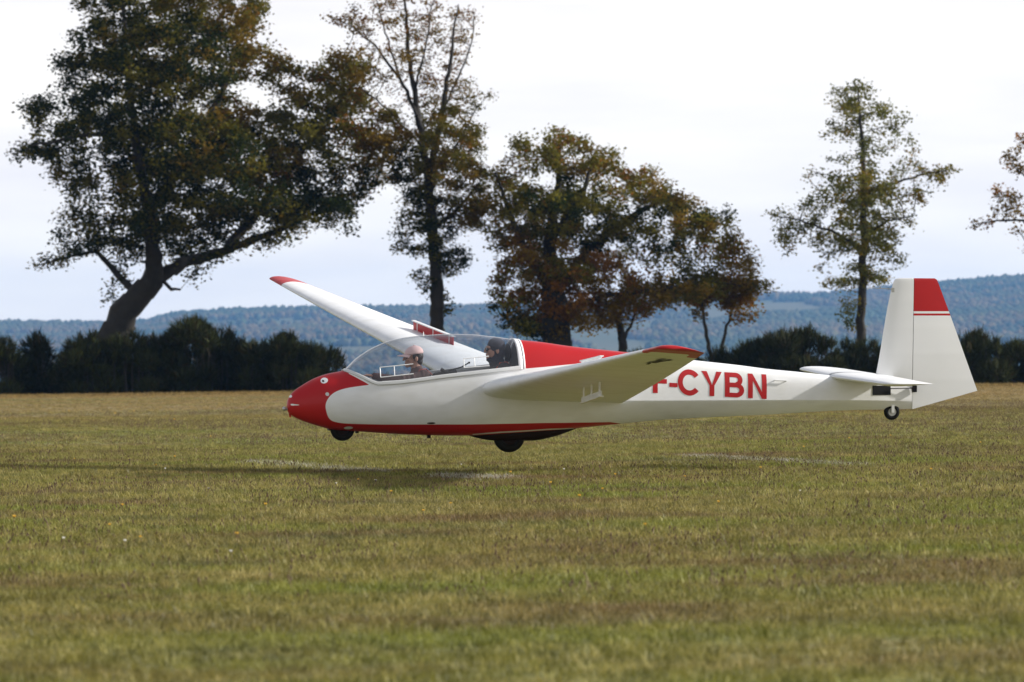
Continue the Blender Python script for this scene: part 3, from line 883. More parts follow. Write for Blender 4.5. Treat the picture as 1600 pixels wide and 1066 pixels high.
def scatter_group(name, coll, smin, smax, tilt):
    ng = bpy.data.node_groups.new(name, 'GeometryNodeTree')
    ng.interface.new_socket('Geometry', in_out='INPUT', socket_type='NodeSocketGeometry')
    ng.interface.new_socket('Geometry', in_out='OUTPUT', socket_type='NodeSocketGeometry')
    N = ng.nodes; gi = N.new('NodeGroupInput'); go = N.new('NodeGroupOutput')
    ip = N.new('GeometryNodeInstanceOnPoints'); ci = N.new('GeometryNodeCollectionInfo')
    ci.inputs[0].default_value = coll; ci.inputs['Separate Children'].default_value = True; ci.inputs['Reset Children'].default_value = True
    ip.inputs['Pick Instance'].default_value = True
    rr = N.new('FunctionNodeRandomValue'); rr.data_type = 'FLOAT_VECTOR'
    rr.inputs[0].default_value = (-tilt, -tilt, 0); rr.inputs[1].default_value = (tilt, tilt, 6.283)
    rs = N.new('FunctionNodeRandomValue'); rs.data_type = 'FLOAT'
    rs.inputs[2].default_value = smin; rs.inputs[3].default_value = smax
    k = ng.links.new
    k(gi.outputs[0], ip.inputs['Points']); k(ci.outputs[0], ip.inputs['Instance'])
    k(rr.outputs[0], ip.inputs['Rotation']); k(rs.outputs[1], ip.inputs['Scale']); k(ip.outputs[0], go.inputs[0])
    return ng

def scatter(name, label, cat, P, coll, smin=.7, smax=1.35, tilt=.15):
    me = bpy.data.meshes.new(name); me.vertices.add(len(P)); me.vertices.foreach_set('co', np.asarray(P, np.float32).ravel())
    o = link(name, me)
    md = o.modifiers.new('scatter', 'NODES'); md.node_group = scatter_group(name, coll, smin, smax, tilt)
    return tag(o, label, cat, kind='stuff')

def field_points(n, y0, y1, r, pw=1.):
    y = np.sqrt(y0**2 + (y1**2 - y0**2) * r.random(n) ** pw)
    x = (r.random(n) * 2 - 1) * (y * .118 + 3.5)
    return x, y
gx, gy = [], []
for n, a, b in ((100000, 17, 45), (125000, 45, 80), (70000, 80, 130), (70000, 130, 234)):
    x, y = field_points(n, a, b, rng); gx.append(x); gy.append(y)
gx = np.concatenate(gx); gy = np.concatenate(gy)
scatter('grass', 'short mown meadow grass, green and straw coloured', 'grass', np.stack([gx, gy, gz(gx, gy)], 1), lib, .55, 1.15)
x, y = field_points(42000, 26, 150, rng)
keep = (fbm(x / 5., y / 7., 41, 4) > .47) & (rng.random(len(x)) < np.clip(fbm(x / 2., y / 3., 43, 3) * 1.1, 0, 1))
x, y = x[keep], y[keep]
scatter('seed_heads', 'brown withered seed heads scattered through the meadow grass', 'seed heads', np.stack([x, y, gz(x, y)], 1), lib2, .65, 1.3, .45)
mx_ = (rng.random(9000) * 2 - 1) * 30; my_ = 231.5 + rng.normal(size=9000) * 1.1 + 1.6 * (fbm(mx_ / 3., mx_ * 0 + 2., 61, 3) - .5) * 2
scatter('rough_grass', 'rough uncut grass along the foot of the gorse hedge', 'rough grass', np.stack([mx_, my_, gz(mx_, my_)], 1), lib4, .5, 1.5, .25)
def ray_ground(px, py):
    """where the line of sight through a pixel meets the meadow"""
    D = 60.
    for _ in range(30):
        X = (px - 800) / 8000. * D
        D = 8000. * (CAM_Z - float(gz(X, D))) / max(py - 570., 1.)
    return np.array([(px - 800) / 8000. * D, D])
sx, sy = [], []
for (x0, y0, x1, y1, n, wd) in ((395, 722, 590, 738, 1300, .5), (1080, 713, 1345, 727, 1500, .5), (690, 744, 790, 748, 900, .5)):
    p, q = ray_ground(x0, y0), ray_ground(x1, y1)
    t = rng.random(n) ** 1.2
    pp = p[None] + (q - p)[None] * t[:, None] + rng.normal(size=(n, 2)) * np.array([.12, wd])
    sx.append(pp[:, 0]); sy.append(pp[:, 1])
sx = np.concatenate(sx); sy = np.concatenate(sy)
scatter('painted_glints', 'thin streaks of pale blades painted as sun glints beside the glider shadow', 'painted glints', np.stack([sx, sy, gz(sx, sy)], 1), lib3, .6, 1.1)  # pale blades painted as sunlight reflected onto the grass

M_petal = mat_plain('yellow_petal', (.62, .36, .015), .6, var=.15)
M_petalw = mat_plain('white_petal', (.72, .70, .62), .6, var=.08)
def flower_mesh(name, mat, R=.0155):
    mb = MB(); fm = []
    mb.tube([(0, 0, 0), (.004, 0, .05), (.0, .004, .085)], .002, 4, False); fm += [0] * len(mb.f)
    n0 = len(mb.f); V = [(0, 0, .089)]; F_ = []
    for k in range(10):
        a = 2 * PI * k / 10; q = R * (1 if k % 2 == 0 else .72)
        V.append((math.cos(a) * q, math.sin(a) * q, .097))
    for k in range(10): F_.append((0, 1 + k, 1 + (k + 1) % 10))
    mb.add(V, F_); mb.ell((0, 0, .093), (R * .45, R * .45, .008), 6, 4); fm += [1] * (len(mb.f) - n0)
    me = bpy.data.meshes.new(name); me.from_pydata(mb.v, [], mb.f); me.materials.append(M_stalk); me.materials.append(mat)
    me.polygons.foreach_set('material_index', fm); me.update(); return me
fy = flower_mesh('yellow_flower', M_petal); fw = flower_mesh('white_flower', M_petalw, .0125)
YF = [(244, 737), (116, 726), (272, 724), (414, 806), (191, 805), (20, 826), (172, 836), (222, 855), (371, 853), (610, 783), (704, 800), (798, 752), (961, 753), (942, 776), (1326, 695), (1254, 708),
      (1188, 744), (180, 652), (210, 648), (108, 648), (273, 662), (860, 770), (905, 790), (1010, 838), (1120, 800), (1390, 690), (1455, 745), (330, 690), (560, 760), (660, 815), (1530, 700), (1070, 757)]
WF = [(259, 744), (525, 770), (196, 866), (100, 860), (362, 883), (325, 774), (1250, 780), (880, 745), (585, 765), (720, 735)]
def flowers(lst, me, lb, gp, src):
    for i, (px, py) in enumerate(lst):
        p = ray_ground(px, py)
        if i == 0: o = src = link(me.name, me)
        else: o = src.copy(); C.objects.link(o)
        o.location = (p[0], p[1], float(gz(p[0], p[1])))
        s = max(1., p[1] / 75.) * (.85 + .3 * rng.random()); o.scale = (s, s, min(s, 1.2)); o.rotation_euler = (.3 + .3 * rng.random(), 0, rng.random() * .8 - .4)
        tag(o, lb, 'flower', gp)
flowers(YF, fy, 'tiny yellow flower standing in the short meadow grass', 'yellow flowers in the meadow', None)
flowers(WF, fw, 'tiny white flower standing in the short meadow grass', 'white flowers in the meadow', None)
# ------------------------------------------------------------------ glider (local frame: x aft, y starboard, z up, origin at the nose)
YAW, ROLL = 0.2872, 0.0587
NOSE = Vector((-2.4872, 56.6779, CAM_Z - 0.4676))
GM = Matrix.Translation(NOSE) @ Matrix.Rotation(YAW, 4, 'Z') @ Matrix.Rotation(ROLL, 4, 'X')
glider = empty('glider', GM)
tag(glider, 'red and white two-seat glider flying just above the grass', 'glider')

f_top = pchip([-.005, .005, .042, .176, .329, .463, .624, .805, .994, 1.17, 1.391, 1.6, 1.83, 2.06, 2.36, 2.64, 2.88, 3.26, 3.92, 4.78, 5.28, 5.62, 6.01, 6.34, 6.94, 7.37],
              [.012, .075, .142, .245, .326, .369, .402, .554, .668, .737, .78, .80, .811, .809, .784, .749, .728, .677, .61, .514, .462, .420, .384, .350, .305, .27])
f_bot = pchip([-.005, .006, .037, .222, .409, .493, .792, 1.41, 1.96, 2.56, 3.06, 3.34, 3.84, 4.39, 5.63, 6.57, 7.37],
              [.008, -.05, -.085, -.171, -.227, -.25, -.272, -.311, -.325, -.312, -.278, -.25, -.202, -.155, -.100, -.054, -.040])
f_w = pchip([-.005, .005, .04, .1, .18, .33, .46, .62, .8, 1.2, 2., 2.6, 3.2, 3.9, 4.8, 5.6, 6.3, 6.9, 7.37],
            [.004, .045, .088, .128, .168, .222, .257, .288, .308, .33, .34, .34, .32, .275, .215, .168, .128, .088, .035])
f_zc = pchip([-.005, .2, .5, 1., 2., 3., 3.9, 5.9, 6.85, 7.37], [.010, .022, .05, .085, .095, .09, .08, .076, .066, .05])
f_nu = pchip([0, .7, 2.6, 3.9, 4.8, 7.37], [2.0, 2.05, 2.3, 2.9, 3.3, 2.9])
f_nl = pchip([0, .8, 3., 3.5, 4.0, 7.37], [2.0, 2.25, 2.1, 1.65, 1.18, 1.12])
f_rail = pchip([.624, .70, .80, .90, .96, 1.1, 1.76, 2.63], [.402, .372, .325, .278, .262, .268, .345, .438])
XC0, XC1 = .624, 2.63
def sec(x, th):
    """section point (y, z) on the port side for angle th in -pi/2..pi/2"""
    zc, zt, zb, w = f_zc(x), f_top(x), f_bot(x), f_w(x)
    n = np.where(th > 0, f_nu(x), f_nl(x))
    c = np.maximum(np.cos(th), 0) ** (2 / n); s = np.abs(np.sin(th)) ** (2 / n)
    return -w * c, np.where(th > 0, zc + (zt - zc) * s, zc - (zc - zb) * s)
def th_of_z(x, z):
    zc, zt, zb = f_zc(x), f_top(x), f_bot(x)
    up = np.clip((z - zc) / (zt - zc), 0, 1); lo = np.clip((zc - z) / (zc - zb), 0, 1)
    return np.where(z >= zc, np.arcsin(up ** (f_nu(x) / 2)), -np.arcsin(lo ** (f_nl(x) / 2)))
def surf(x, z, off=.003):
    """port-side skin point at (x, z) pushed out by off along the normal"""
    x = np.asarray(x, float); z = np.asarray(z, float)
    def Y(x_, z_): return sec(x_, th_of_z(x_, z_))[0]
    e = 2e-3
    y = Y(x, z)
    dx = (Y(x + e, z) - Y(x - e, z)) / (2 * e); dz = (Y(x, z + e) - Y(x, z - e)) / (2 * e)
    nrm = np.stack([dx, -np.ones_like(dx), dz], -1); nrm /= np.linalg.norm(nrm, axis=-1)[..., None]
    return np.stack([x, y, z], -1) + nrm * off
def th_rail(x):
    return np.where((x >= XC0) & (x <= XC1), th_of_z(x, f_rail(x)), PI / 2)

def poly_sd(px, pz, poly):
    """signed distance, positive inside"""
    poly = np.array(poly, float); d = np.full(px.shape, 1e9); ins = np.zeros(px.shape, bool)
    for i in range(len(poly)):
        a, b = poly[i], poly[(i + 1) % len(poly)]
        e = b - a; t = np.clip(((px - a[0]) * e[0] + (pz - a[1]) * e[1]) / (e @ e + 1e-12), 0, 1)
        d = np.minimum(d, np.hypot(px - a[0] - e[0] * t, pz - a[1] - e[1] * t))
        cnd = ((a[1] > pz) != (b[1] > pz)) & (px < (b[0] - a[0]) * (pz - a[1]) / (b[1] - a[1] + 1e-12) + a[0])
        ins ^= cnd
    return np.where(ins, d, -d)

_u = pchip([0, .07, .17, .31, .44, .56, .72, 1.], [.0, 0, 0, 0, 0, 0, 0, 0])
def smooth_poly(pts, n=6):
    """Catmull-Rom through open points"""
    P = [np.array(p, float) for p in pts]; P = [2 * P[0] - P[1]] + P + [2 * P[-1] - P[-2]]; o = []
    for i in range(1, len(P) - 2):
        for k in range(n):
            t = k / n
            o.append(.5 * (2 * P[i] + (P[i + 1] - P[i - 1]) * t + (2 * P[i - 1] - 5 * P[i] + 4 * P[i + 1] - P[i + 2]) * t**2 + (3 * P[i] - P[i - 1] - 3 * P[i + 1] + P[i + 2]) * t**3))
    o.append(P[-2]); return o
WHITE_POLY = ([(.86, .262)] + smooth_poly([(.832, .259), (.70, .240), (.575, .215), (.473, .174), (.404, .108), (.376, .025), (.400, -.072), (.437, -.125), (.495, -.153), (.632, -.172), (1.02, -.182)])
              + [(1.54, -.181), (2.05, -.182), (2.89, -.170), (3.31, -.172), (3.73, -.175), (3.95, -.21), (4.2, -.6), (9, -.6), (9, 2), (.66, 2), (.66, .375)])
SPINE_POLY = [(2.6, .438), (2.9, .462), (3.13, .483), (3.6, .522), (4.5, .585), (4.5, 1.2), (2.6, 1.2)]
STRIP_POLY = [(2.1, -.30), (2.4, -.272), (2.75, -.255), (3.0, -.240), (3.3, -.241), (3.32, -.252), (3.0, -.256), (2.4, -.290), (2.1, -.312)]
def paint_val(x, z):
    w = np.maximum(poly_sd(x, z, WHITE_POLY), poly_sd(x, z, STRIP_POLY))
    return np.maximum(-w, poly_sd(x, z, SPINE_POLY))

def ring_grid(xs, lo_f, hi_f, nlo, nhi, scale=1.):
    """rows of (port points bottom->top); mirrored to starboard"""
    rows = []
    for x in xs:
        lo, hi = float(lo_f(x)), float(hi_f(x))
        if lo < 0 < hi:
            th = np.concatenate([np.linspace(lo, 0, nlo, endpoint=False), np.linspace(0, hi, nhi)])
        else: th = np.linspace(lo, hi, nlo + nhi)
        y, z = sec(np.full(th.shape, x), th)
        if scale != 1.:
            zc = f_zc(x); y = y * scale; z = zc + (z - zc) * scale
        rows.append(np.stack([np.full(th.shape, x), y, z], -1))
    return np.array(rows)
def shell(name, rows, mat, parent, closed_top, paint=False, solid=0.):
    """rows (nx, m, 3) of the port side -> full mirrored skin"""
    nx, m, _ = rows.shape
    st = rows.copy(); st[:, :, 1] *= -1
    full = np.concatenate([rows[:, ::-1], st[:, 1:]], 1)       # top port ... bottom ... top starboard
    M2 = full.shape[1]
    i = (np.arange(M2 - 1)[None] + np.arange(nx - 1)[:, None] * M2).ravel()
    Fc = np.stack([i, i + 1, i + M2 + 1, i + M2], 1)
    V = full.reshape(-1, 3)
    me = npmesh(name, V, Fc, smooth=True, mats=[mat], attrs={'paint': paint_val(V[:, 0], V[:, 2])} if paint else None)
    bm = bmesh.new(); bm.from_mesh(me); bmesh.ops.remove_doubles(bm, verts=bm.verts, dist=2e-5)
    bmesh.ops.recalc_face_normals(bm, faces=bm.faces); bm.to_mesh(me); bm.free()
    o = link(name, me, parent)
    if solid:
        md = o.modifiers.new('thickness', 'SOLIDIFY'); md.thickness = solid; md.offset = -1
    return o
stx = np.unique(np.round(np.concatenate([[-.005, -.003, 0, .004, .009, .015, .022, .03], np.arange(.04, .62, .016), np.linspace(XC0, XC1, 110), np.linspace(XC1, 7.372, 190)]), 5))
lo_all = lambda x: -PI / 2
front = stx[stx <= XC0]; mid = stx[(stx >= XC0) & (stx <= XC1)]; rear = stx[stx >= XC1]
full_t = lambda x: PI / 2
seq = [(x, 0) for x in front] + [(x, 1) for x in mid] + [(x, 0) for x in rear]
rows = np.concatenate([ring_grid(front, lo_all, full_t, 26, 30), ring_grid(mid[1:], lo_all, th_rail, 26, 30), ring_grid(rear, lo_all, full_t, 26, 30)])
# the step at the rear frame: the first rear ring closes the opening
body = shell('fuselage', rows[:len(front) + len(mid) - 1], M_paint, glider, False, paint=True)
rear_body = shell('rear_fuselage', rows[len(front) + len(mid) - 1:], M_paint, glider, True, paint=True)
rear_body.data.set_sharp_from_angle(angle=math.radians(16))

# canopy glass, frame, liner
cx_ = np.linspace(XC0 + .004, XC1 - .012, 90)
can = ring_grid(cx_, th_rail, full_t, 8, 26)
def shell_top(name, rows, mat, parent, off=0., solid=0.):
    nx, m, _ = rows.shape
    st = rows.copy(); st[:, :, 1] *= -1
    full = np.concatenate([rows, st[:, ::-1][:, 1:]], 1); M2 = full.shape[1]
    i = (np.arange(M2 - 1)[None] + np.arange(nx - 1)[:, None] * M2).ravel()
    me = npmesh(name, full.reshape(-1, 3), np.stack([i, i + 1, i + M2 + 1, i + M2], 1), smooth=True, mats=[mat])
    bm = bmesh.new(); bm.from_mesh(me); bmesh.ops.remove_doubles(bm, verts=bm.verts, dist=1e-4)
    bmesh.ops.recalc_face_normals(bm, faces=bm.faces); bm.to_mesh(me); bm.free()
    o = link(name, me, parent)
    if solid:
        md = o.modifiers.new('thickness', 'SOLIDIFY'); md.thickness = solid; md.offset = 0.
    return o
canopy = shell_top('canopy', can, M_glass, glider)
# frame: a strip along the rail on each side and an arch at the rear
def frame_rows():
    out = []
    for x in np.linspace(XC0 + .002, XC1 - .01, 80):
        z0 = float(f_rail(x)); zt = float(f_top(x))
        hgt = .040 if x > 1. else .034
        zz = np.linspace(z0 - .004, min(z0 + hgt, zt - .001), 5)
        out.append(surf(np.full(5, x), zz, .004))
    return np.array(out)
fr = frame_rows(); V = []; Fc = []
for sgn in (1, -1):
    b = len(V); q = fr.copy(); q[:, :, 1] *= sgn
    V += [tuple(p) for p in q.reshape(-1, 3)]
    n5 = 5
    for i in range(len(fr) - 1):
        for k in range(4): Fc.append((b + i * n5 + k, b + i * n5 + k + 1, b + (i + 1) * n5 + k + 1, b + (i + 1) * n5 + k))
mb = MB(); mb.add(V, Fc)
fo = mb.build('canopy_frame', M_frame, canopy); md = fo.modifiers.new('thickness', 'SOLIDIFY'); md.thickness = .012; md.offset = 0
def arch(name, x0, x1, z0f, off, mat, parent, n=30):
    V = []; Fc = []
    xs_ = np.linspace(x0, x1, 4)
    for x in xs_:
        t0 = float(th_of_z(x, z0f(x))); th = np.concatenate([np.linspace(t0, PI / 2, n), np.linspace(PI / 2, t0, n)[1:]])
        y, z = sec(np.full(th.shape, x), th); y[n:] *= -1
        zc = float(f_zc(x)); L_ = np.hypot(y, z - zc) + 1e-9
        V += [(x, yy * (1 + off / l), zc + (zz - zc) * (1 + off / l)) for yy, zz, l in zip(y, z, L_)]
    m = 2 * n - 1
    for i in range(3):
        for k in range(m - 1): Fc.append((i * m + k, i * m + k + 1, (i + 1) * m + k + 1, (i + 1) * m + k))
    mb = MB(); mb.add(V, Fc); o = mb.build(name, mat, parent)
    md = o.modifiers.new('thickness', 'SOLIDIFY'); md.thickness = .012; md.offset = 0
    return o
arch('canopy_arch', XC1 - .055, XC1 - .008, f_rail, .004, M_white, canopy)
arch('rear_arch', XC1 + .0, XC1 + .022, f_rail, .005, M_white, glider)
# liner and cockpit fittings
lin = ring_grid(np.linspace(.5, 2.66, 40), lo_all, lambda x: th_of_z(x, np.minimum(f_rail(np.clip(x, XC0, XC1)) - .012, f_top(x) - .05)), 12, 12, .955)
shell('cockpit_liner', lin, M_liner, glider, False)
mb = MB(); mb.add([(2.645, -.30, .0), (2.645, .30, .0), (2.645, .30, .42), (2.645, .2, .64), (2.645, 0, .72), (2.645, -.2, .64), (2.645, -.30, .42)], [(0, 1, 2, 3, 4, 5, 6)])
mb.build('rear_bulkhead', M_black, glider)
def seat(x, z, tilt):
    mb = MB(); R_ = Matrix.Translation((x, 0, z)) @ Matrix.Rotation(tilt, 4, 'Y')
    V = []; Fc = []
    prof = [(-.42, .02), (-.30, -.02), (-.15, -.02), (-.03, .0), (.03, .08), (.05, .25), (.055, .40), (.06, .55)]
    for px_, pz_ in prof:
        for k in range(9):
            y = (k - 4) / 4 * .23
            V.append(R_ @ Vector((px_ + (0 if pz_ < .05 else -.02 * abs(k - 4) / 2), y, pz_ + (.03 * (abs(k - 4) / 4) ** 2 if pz_ < .05 else 0))))
    for i in range(len(prof) - 1):
        for k in range(8): Fc.append((i * 9 + k, i * 9 + k + 1, (i + 1) * 9 + k + 1, (i + 1) * 9 + k))
    mb.add(V, Fc); o = mb.build('seat', M_black, glider)
    md = o.modifiers.new('thickness', 'SOLIDIFY'); md.thickness = .03; md.offset = 1
    return o
seat(1.62, -.20, .30); seat(2.46, -.12, .22)
mb = MB(); mb.ell((2.53, 0, .60), (.035, .10, .11), 12, 8); mb.build('headrest', M_black, glider)
# instrument panels with curved shrouds
def panel(x, zt_, hw, dep, ln):
    mb = MB(); V = []; Fc = []
    n = 11
    for xx, sc_, dz in ((x, 1., 0.), (x - ln * .4, .96, -.012), (x - ln, .8, -.05)):
        for k in range(n):
            a = PI * k / (n - 1); V.append((xx, -math.cos(a) * hw * sc_, zt_ + dz - dep * (1 - math.sin(a) ** .7)))
    for i in range(2):
        for k in range(n - 1): Fc.append((i * n + k, i * n + k + 1, (i + 1) * n + k + 1, (i + 1) * n + k))
    Fc.append(tuple(range(n)))
    mb.add(V, Fc); o = mb.build('instrument_panel', M_black, glider)
    md = o.modifiers.new('thickness', 'SOLIDIFY'); md.thickness = .008
    for yy, zz in ((-.08, -.09), (.08, -.09), (0, -.06), (-.08, -.19), (.08, -.19)):
        d = MB(); d.lathe_y((0, 0, 0), [(.001, 0), (.036, 0), (.038, -.006), (.034, -.008)], 16)
        R_ = Matrix.Translation((x + .006, yy, zt_ + zz)) @ Matrix.Rotation(PI / 2, 4, 'Z')
        d.v = [tuple(R_ @ Vector(p)) for p in d.v]; d.build('dial', M_metal, o)
panel(.86, .335, .20, .30, .20); panel(1.92, .425, .20, .36, .24)
mb = MB(); mb.tube([(1.83, -.20, .385), (1.76, -.21, .395), (1.70, -.22, .43)], .02, 8); mb.build('panel_cushion', M_black, glider)
p0 = [inner for inner in [(1.78, -.24, .415), (1.93, -.235, .455), (2.02, -.23, .505)]]
mb = MB(); mb.tube(p0, [.009, .008, .007], 7); mb.ell(p0[-1], (.014, .012, .012), 8, 6); mb.build('control_lever', M_black, glider)
for x, z in ((1.12, -.16), (2.03, -.10)):
    mb = MB(); mb.tube([(x, 0, z - .08), (x + .02, 0, z + .12), (x, 0, z + .26)], [.012, .012, .018], 8); mb.build('control_stick', M_black, glider)
# vent windows on the canopy
def on_can(x, z): return tuple(surf(np.array([x]), np.array([z]), .004)[0])
def vent(x0, x1, z00, z01, z10, z11):
    mb = MB()
    xs_ = np.linspace(x0, x1, 7); t = (xs_ - x0) / (x1 - x0)
    mb.tube([on_can(a, z00 + (z01 - z00) * b) for a, b in zip(xs_, t)], .006, 6)
    mb.tube([on_can(a, z10 + (z11 - z10) * b) for a, b in zip(xs_, t)], .006, 6)
    for q in (0., .42):
        x = x0 + (x1 - x0) * q; mb.tube([on_can(x, a) for a in np.linspace(z00 + (z01 - z00) * q, z10 + (z11 - z10) * q, 4)], .005, 6)
    mb.build('vent_window', M_white, canopy)
vent(.985, 1.36, .452, .492, .345, .385); vent(1.94, 2.235, .550, .578, .452, .474)
mb = MB(); mb.tube([(1.55, 0, .796), (1.55, 0, .835)], [.008, .004], 6); mb.build('yaw_string_post', M_white, canopy)

# nose marks, hooks
def decal(name, cx0, cz0, rx, rz, mat, rot=0., n=20, off=.003, shape=None):
    V = [tuple(surf(np.array([cx0]), np.array([cz0]), off)[0])]; Fc = []
    for j in (1, 2, 3):
        for k in range(n):
            a = 2 * PI * k / n; q = j / 3
            u, w = rx * q * math.cos(a), rz * q * math.sin(a)
            if shape: w *= shape(math.cos(a))
            V.append(tuple(surf(np.array([cx0 + u * math.cos(rot) - w * math.sin(rot)]), np.array([cz0 + u * math.sin(rot) + w * math.cos(rot)]), off)[0]))
    for k in range(n):
        Fc.append((0, 1 + k, 1 + (k + 1) % n))
        for j in (0, 1):
            a = 1 + j * n; Fc.append((a + k, a + n + k, a + n + (k + 1) % n, a + (k + 1) % n))
    mb = MB(); mb.add(V, Fc); return mb.build(name, mat, glider)
decal('eye_mark', .385, .298, .042, .027, M_white, .45)
decal('eye_pupil', .372, .292, .012, .011, M_black, .45, off=.005)
decal('vent_hole', .397, .155, .02, .02, M_frame)
decal('mouth_mark', .063, .030, .042, .016, M_white, 0., shape=lambda c: .35 + .65 * max(0, -c))
decal('nostril_mark', .030, .118, .016, .010, M_white, .9)
decal('belly_plate', .66, -.222, .05, .018, M_frame)
mb = MB(); mb.tube([(.02, 0, -.025), (-.02, 0, -.022)], .014, 8); mb.ell((-.034, 0, -.02), (.024, .024, .024), 12, 8); mb.build('tow_hook', M_metal, glider)
mb = MB(); mb.tube([(.03, 0, -.07), (.036, 0, -.115)], [.014, .010], 8); mb.build('hook_guard', M_red, glider)
mb = MB(); mb.box((1.62, -.04, -.325), (.04, .02, .05)); mb.build('drain_pin', M_dark, glider)
def plate(name, x0, x1, z0, z1, mat, off=.004):
    V = []; Fc = []
    for i in range(5):
        for j in range(3):
            x = x0 + (x1 - x0) * i / 4; V.append(tuple(surf(np.array([x]), np.array([z0 + (z1 - z0) * j / 2]), off)[0]))
    for i in range(4):
        for j in range(2): Fc.append((i * 3 + j, i * 3 + j + 1, i * 3 + j + 4, i * 3 + j + 3))
    mb = MB(); mb.add(V, Fc); return mb.build(name, mat, glider)
p_ = surf(np.array([1.58]), np.array([-.165]), 0.)[0]
mb = MB(); mb.ell(tuple(p_), (.05, .014, .011), 12, 8); mb.build('foot_step', M_dark, glider)
plate('data_plate', 6.86, 7.09, .125, .232, M_black)
# lifting handle on the rear fuselage
a0, a1 = surf(np.array([5.65, 5.79]), np.array([.298, .291]), .022)
b0, b1 = surf(np.array([5.65, 5.79]), np.array([.298, .291]), .0)
mb = MB(); mb.tube([b0, a0, a1, b1], .007, 6); mb.build('lifting_handle', M_white, glider)

# wheels and skid fairing
def wheel(name, c, r, w, hub=M_metal):
    mb = MB(); pr = []
    for k in range(15):
        a = PI * (k / 14) ; pr.append((r - (w * .55) * (1 - math.sin(a)) , -w / 2 * math.cos(a)))
    pr = [(r * .5, -w * .35)] + pr + [(r * .5, w * .35)]
    mb.lathe_y(c, pr, 36); root = mb.build(name, M_rubber, glider)
    h = MB(); h.lathe_y(c, [(.004, -w * .40), (r * .16, -w * .40), (r * .2, -w * .28), (r * .5, -w * .30), (r * .53, -w * .36), (r * .53, w * .36), (r * .2, w * .28), (.004, w * .4)], 28)
    h.build('hub', hub, root); return root
wheel('nose_wheel', (.634, 0, -.240), .140, .10, M_dark)
wheel('main_wheel', (2.565, 0, -.335), .182, .13, M_dark)
wheel('tail_wheel', (7.134, 0, -.072), .095, .06)
mb = MB()
for s in (-1, 1):
    mb = MB(); mb.box((7.134, s * .040, -.035), (.035, .006, .09)); mb.build('wheel_fork', M_white, glider)
for c_, d_ in (((.80, 0, -.272), (.03, .06, .04)), ((.49, 0, -.252), (.04, .08, .02))):
    mb = MB(); mb.box(c_, d_); mb.build('wheel_bracket', M_dark, glider)
zf = pchip([2.08, 2.2, 2.36, 2.55, 2.84, 3.07, 3.36], [-.322, -.355, -.383, -.388, -.386, -.346, -.25])
V = []; Fc = []; nx_ = 26; m = 13
for i in range(nx_):
    x = 2.08 + 1.28 * i / (nx_ - 1); hw = .13 * math.sin(PI * min(1, max(.02, (i + .3) / nx_ )) ) ** .6
    zb = float(f_bot(x)) + .045
    for k in range(m):
        a = PI * k / (m - 1); V.append((x, -math.cos(a) * hw, zb + (float(zf(x)) - zb) * math.sin(a) ** .75))
for i in range(nx_ - 1):
    for k in range(m - 1): Fc.append((i * m + k, i * m + k + 1, (i + 1) * m + k + 1, (i + 1) * m + k))
mb = MB(); mb.add(V, Fc); mb.build('wheel_fairing', M_dark, glider)

# ---- registration letters, built as strips lying on the skin
def letter(name, x0, w, quads, arcs=()):
    """unit box letters: quads = 4 corners; arcs = (cx, cy, rx_out, ry_out, t, a0, a1)"""
    V = []; Fc = []
    def put(u, v):
        x = x0 + u * w; z = .149 - .0565 * (x - 4.47) + v * .277
        V.append(tuple(surf(np.array([x]), np.array([z]), .0025)[0])); return len(V) - 1
    def patch(fn, nu, nv):
        g = [[put(*fn(i / nu, j / nv)) for j in range(nv + 1)] for i in range(nu + 1)]
        for i in range(nu):
            for j in range(nv): Fc.append((g[i][j], g[i + 1][j], g[i + 1][j + 1], g[i][j + 1]))
    for q in quads:
        a, b, c, d = [np.array(p, float) for p in q]
        patch(lambda s, t: tuple((a * (1 - s) + b * s) * (1 - t) + (d * (1 - s) + c * s) * t), 4, 8)
    for (cx0, cy0, ro, rp_, tx, ty, a0_, a1_) in arcs:
        patch(lambda s, t: (cx0 + (ro - tx * t) * math.cos(a0_ + (a1_ - a0_) * s), cy0 + (rp_ - ty * t) * math.sin(a0_ + (a1_ - a0_) * s)), 26, 3)
    mb = MB(); mb.add(V, Fc); return mb.build(name, M_red, glider)
def R4(x0, y0, x1, y1): return [(x0, y0), (x1, y0), (x1, y1), (x0, y1)]
ST = .059
t = ST / .20
letter('letter_f', 4.166, .20, [R4(0, 0, t, 1), R4(t, .81, 1, 1), R4(t, .40, .85, .585)])
letter('letter_dash', 4.366, .099, [R4(0, .28, 1, .45)])
t = ST / .272
letter('letter_c', 4.469, .272, [], [(.52, .5, .52, .53, t, .21, math.radians(38), math.radians(322))])
t = ST / .249
letter('letter_y', 4.759, .249, [R4(.5 - t / 2, 0, .5 + t / 2, .43), [(.5 - t / 2, .43), (.5 + t * .1, .40), (t * 1.12, 1), (0, 1)], [(.5 - t * .1, .40), (.5 + t / 2, .43), (1, 1), (1 - t * 1.12, 1)]])
t = ST / .235
letter('letter_b', 5.041, .235, [R4(0, 0, t, 1), R4(t, 0, .62, .185), R4(t, .41, .62, .595), R4(t, .815, .58, 1)],
       [(.60, .2975, .40, .2975, t, .185, -PI / 2, PI / 2), (.56, .7175, .36, .2825, t * .95, .185, -PI / 2, PI / 2)])
t = ST / .229
letter('letter_n', 5.324, .229, [R4(0, 0, t, 1), R4(1 - t, 0, 1, 1), [(t, 1), (t, .72), (1 - t, 0), (1 - t, .28)]])

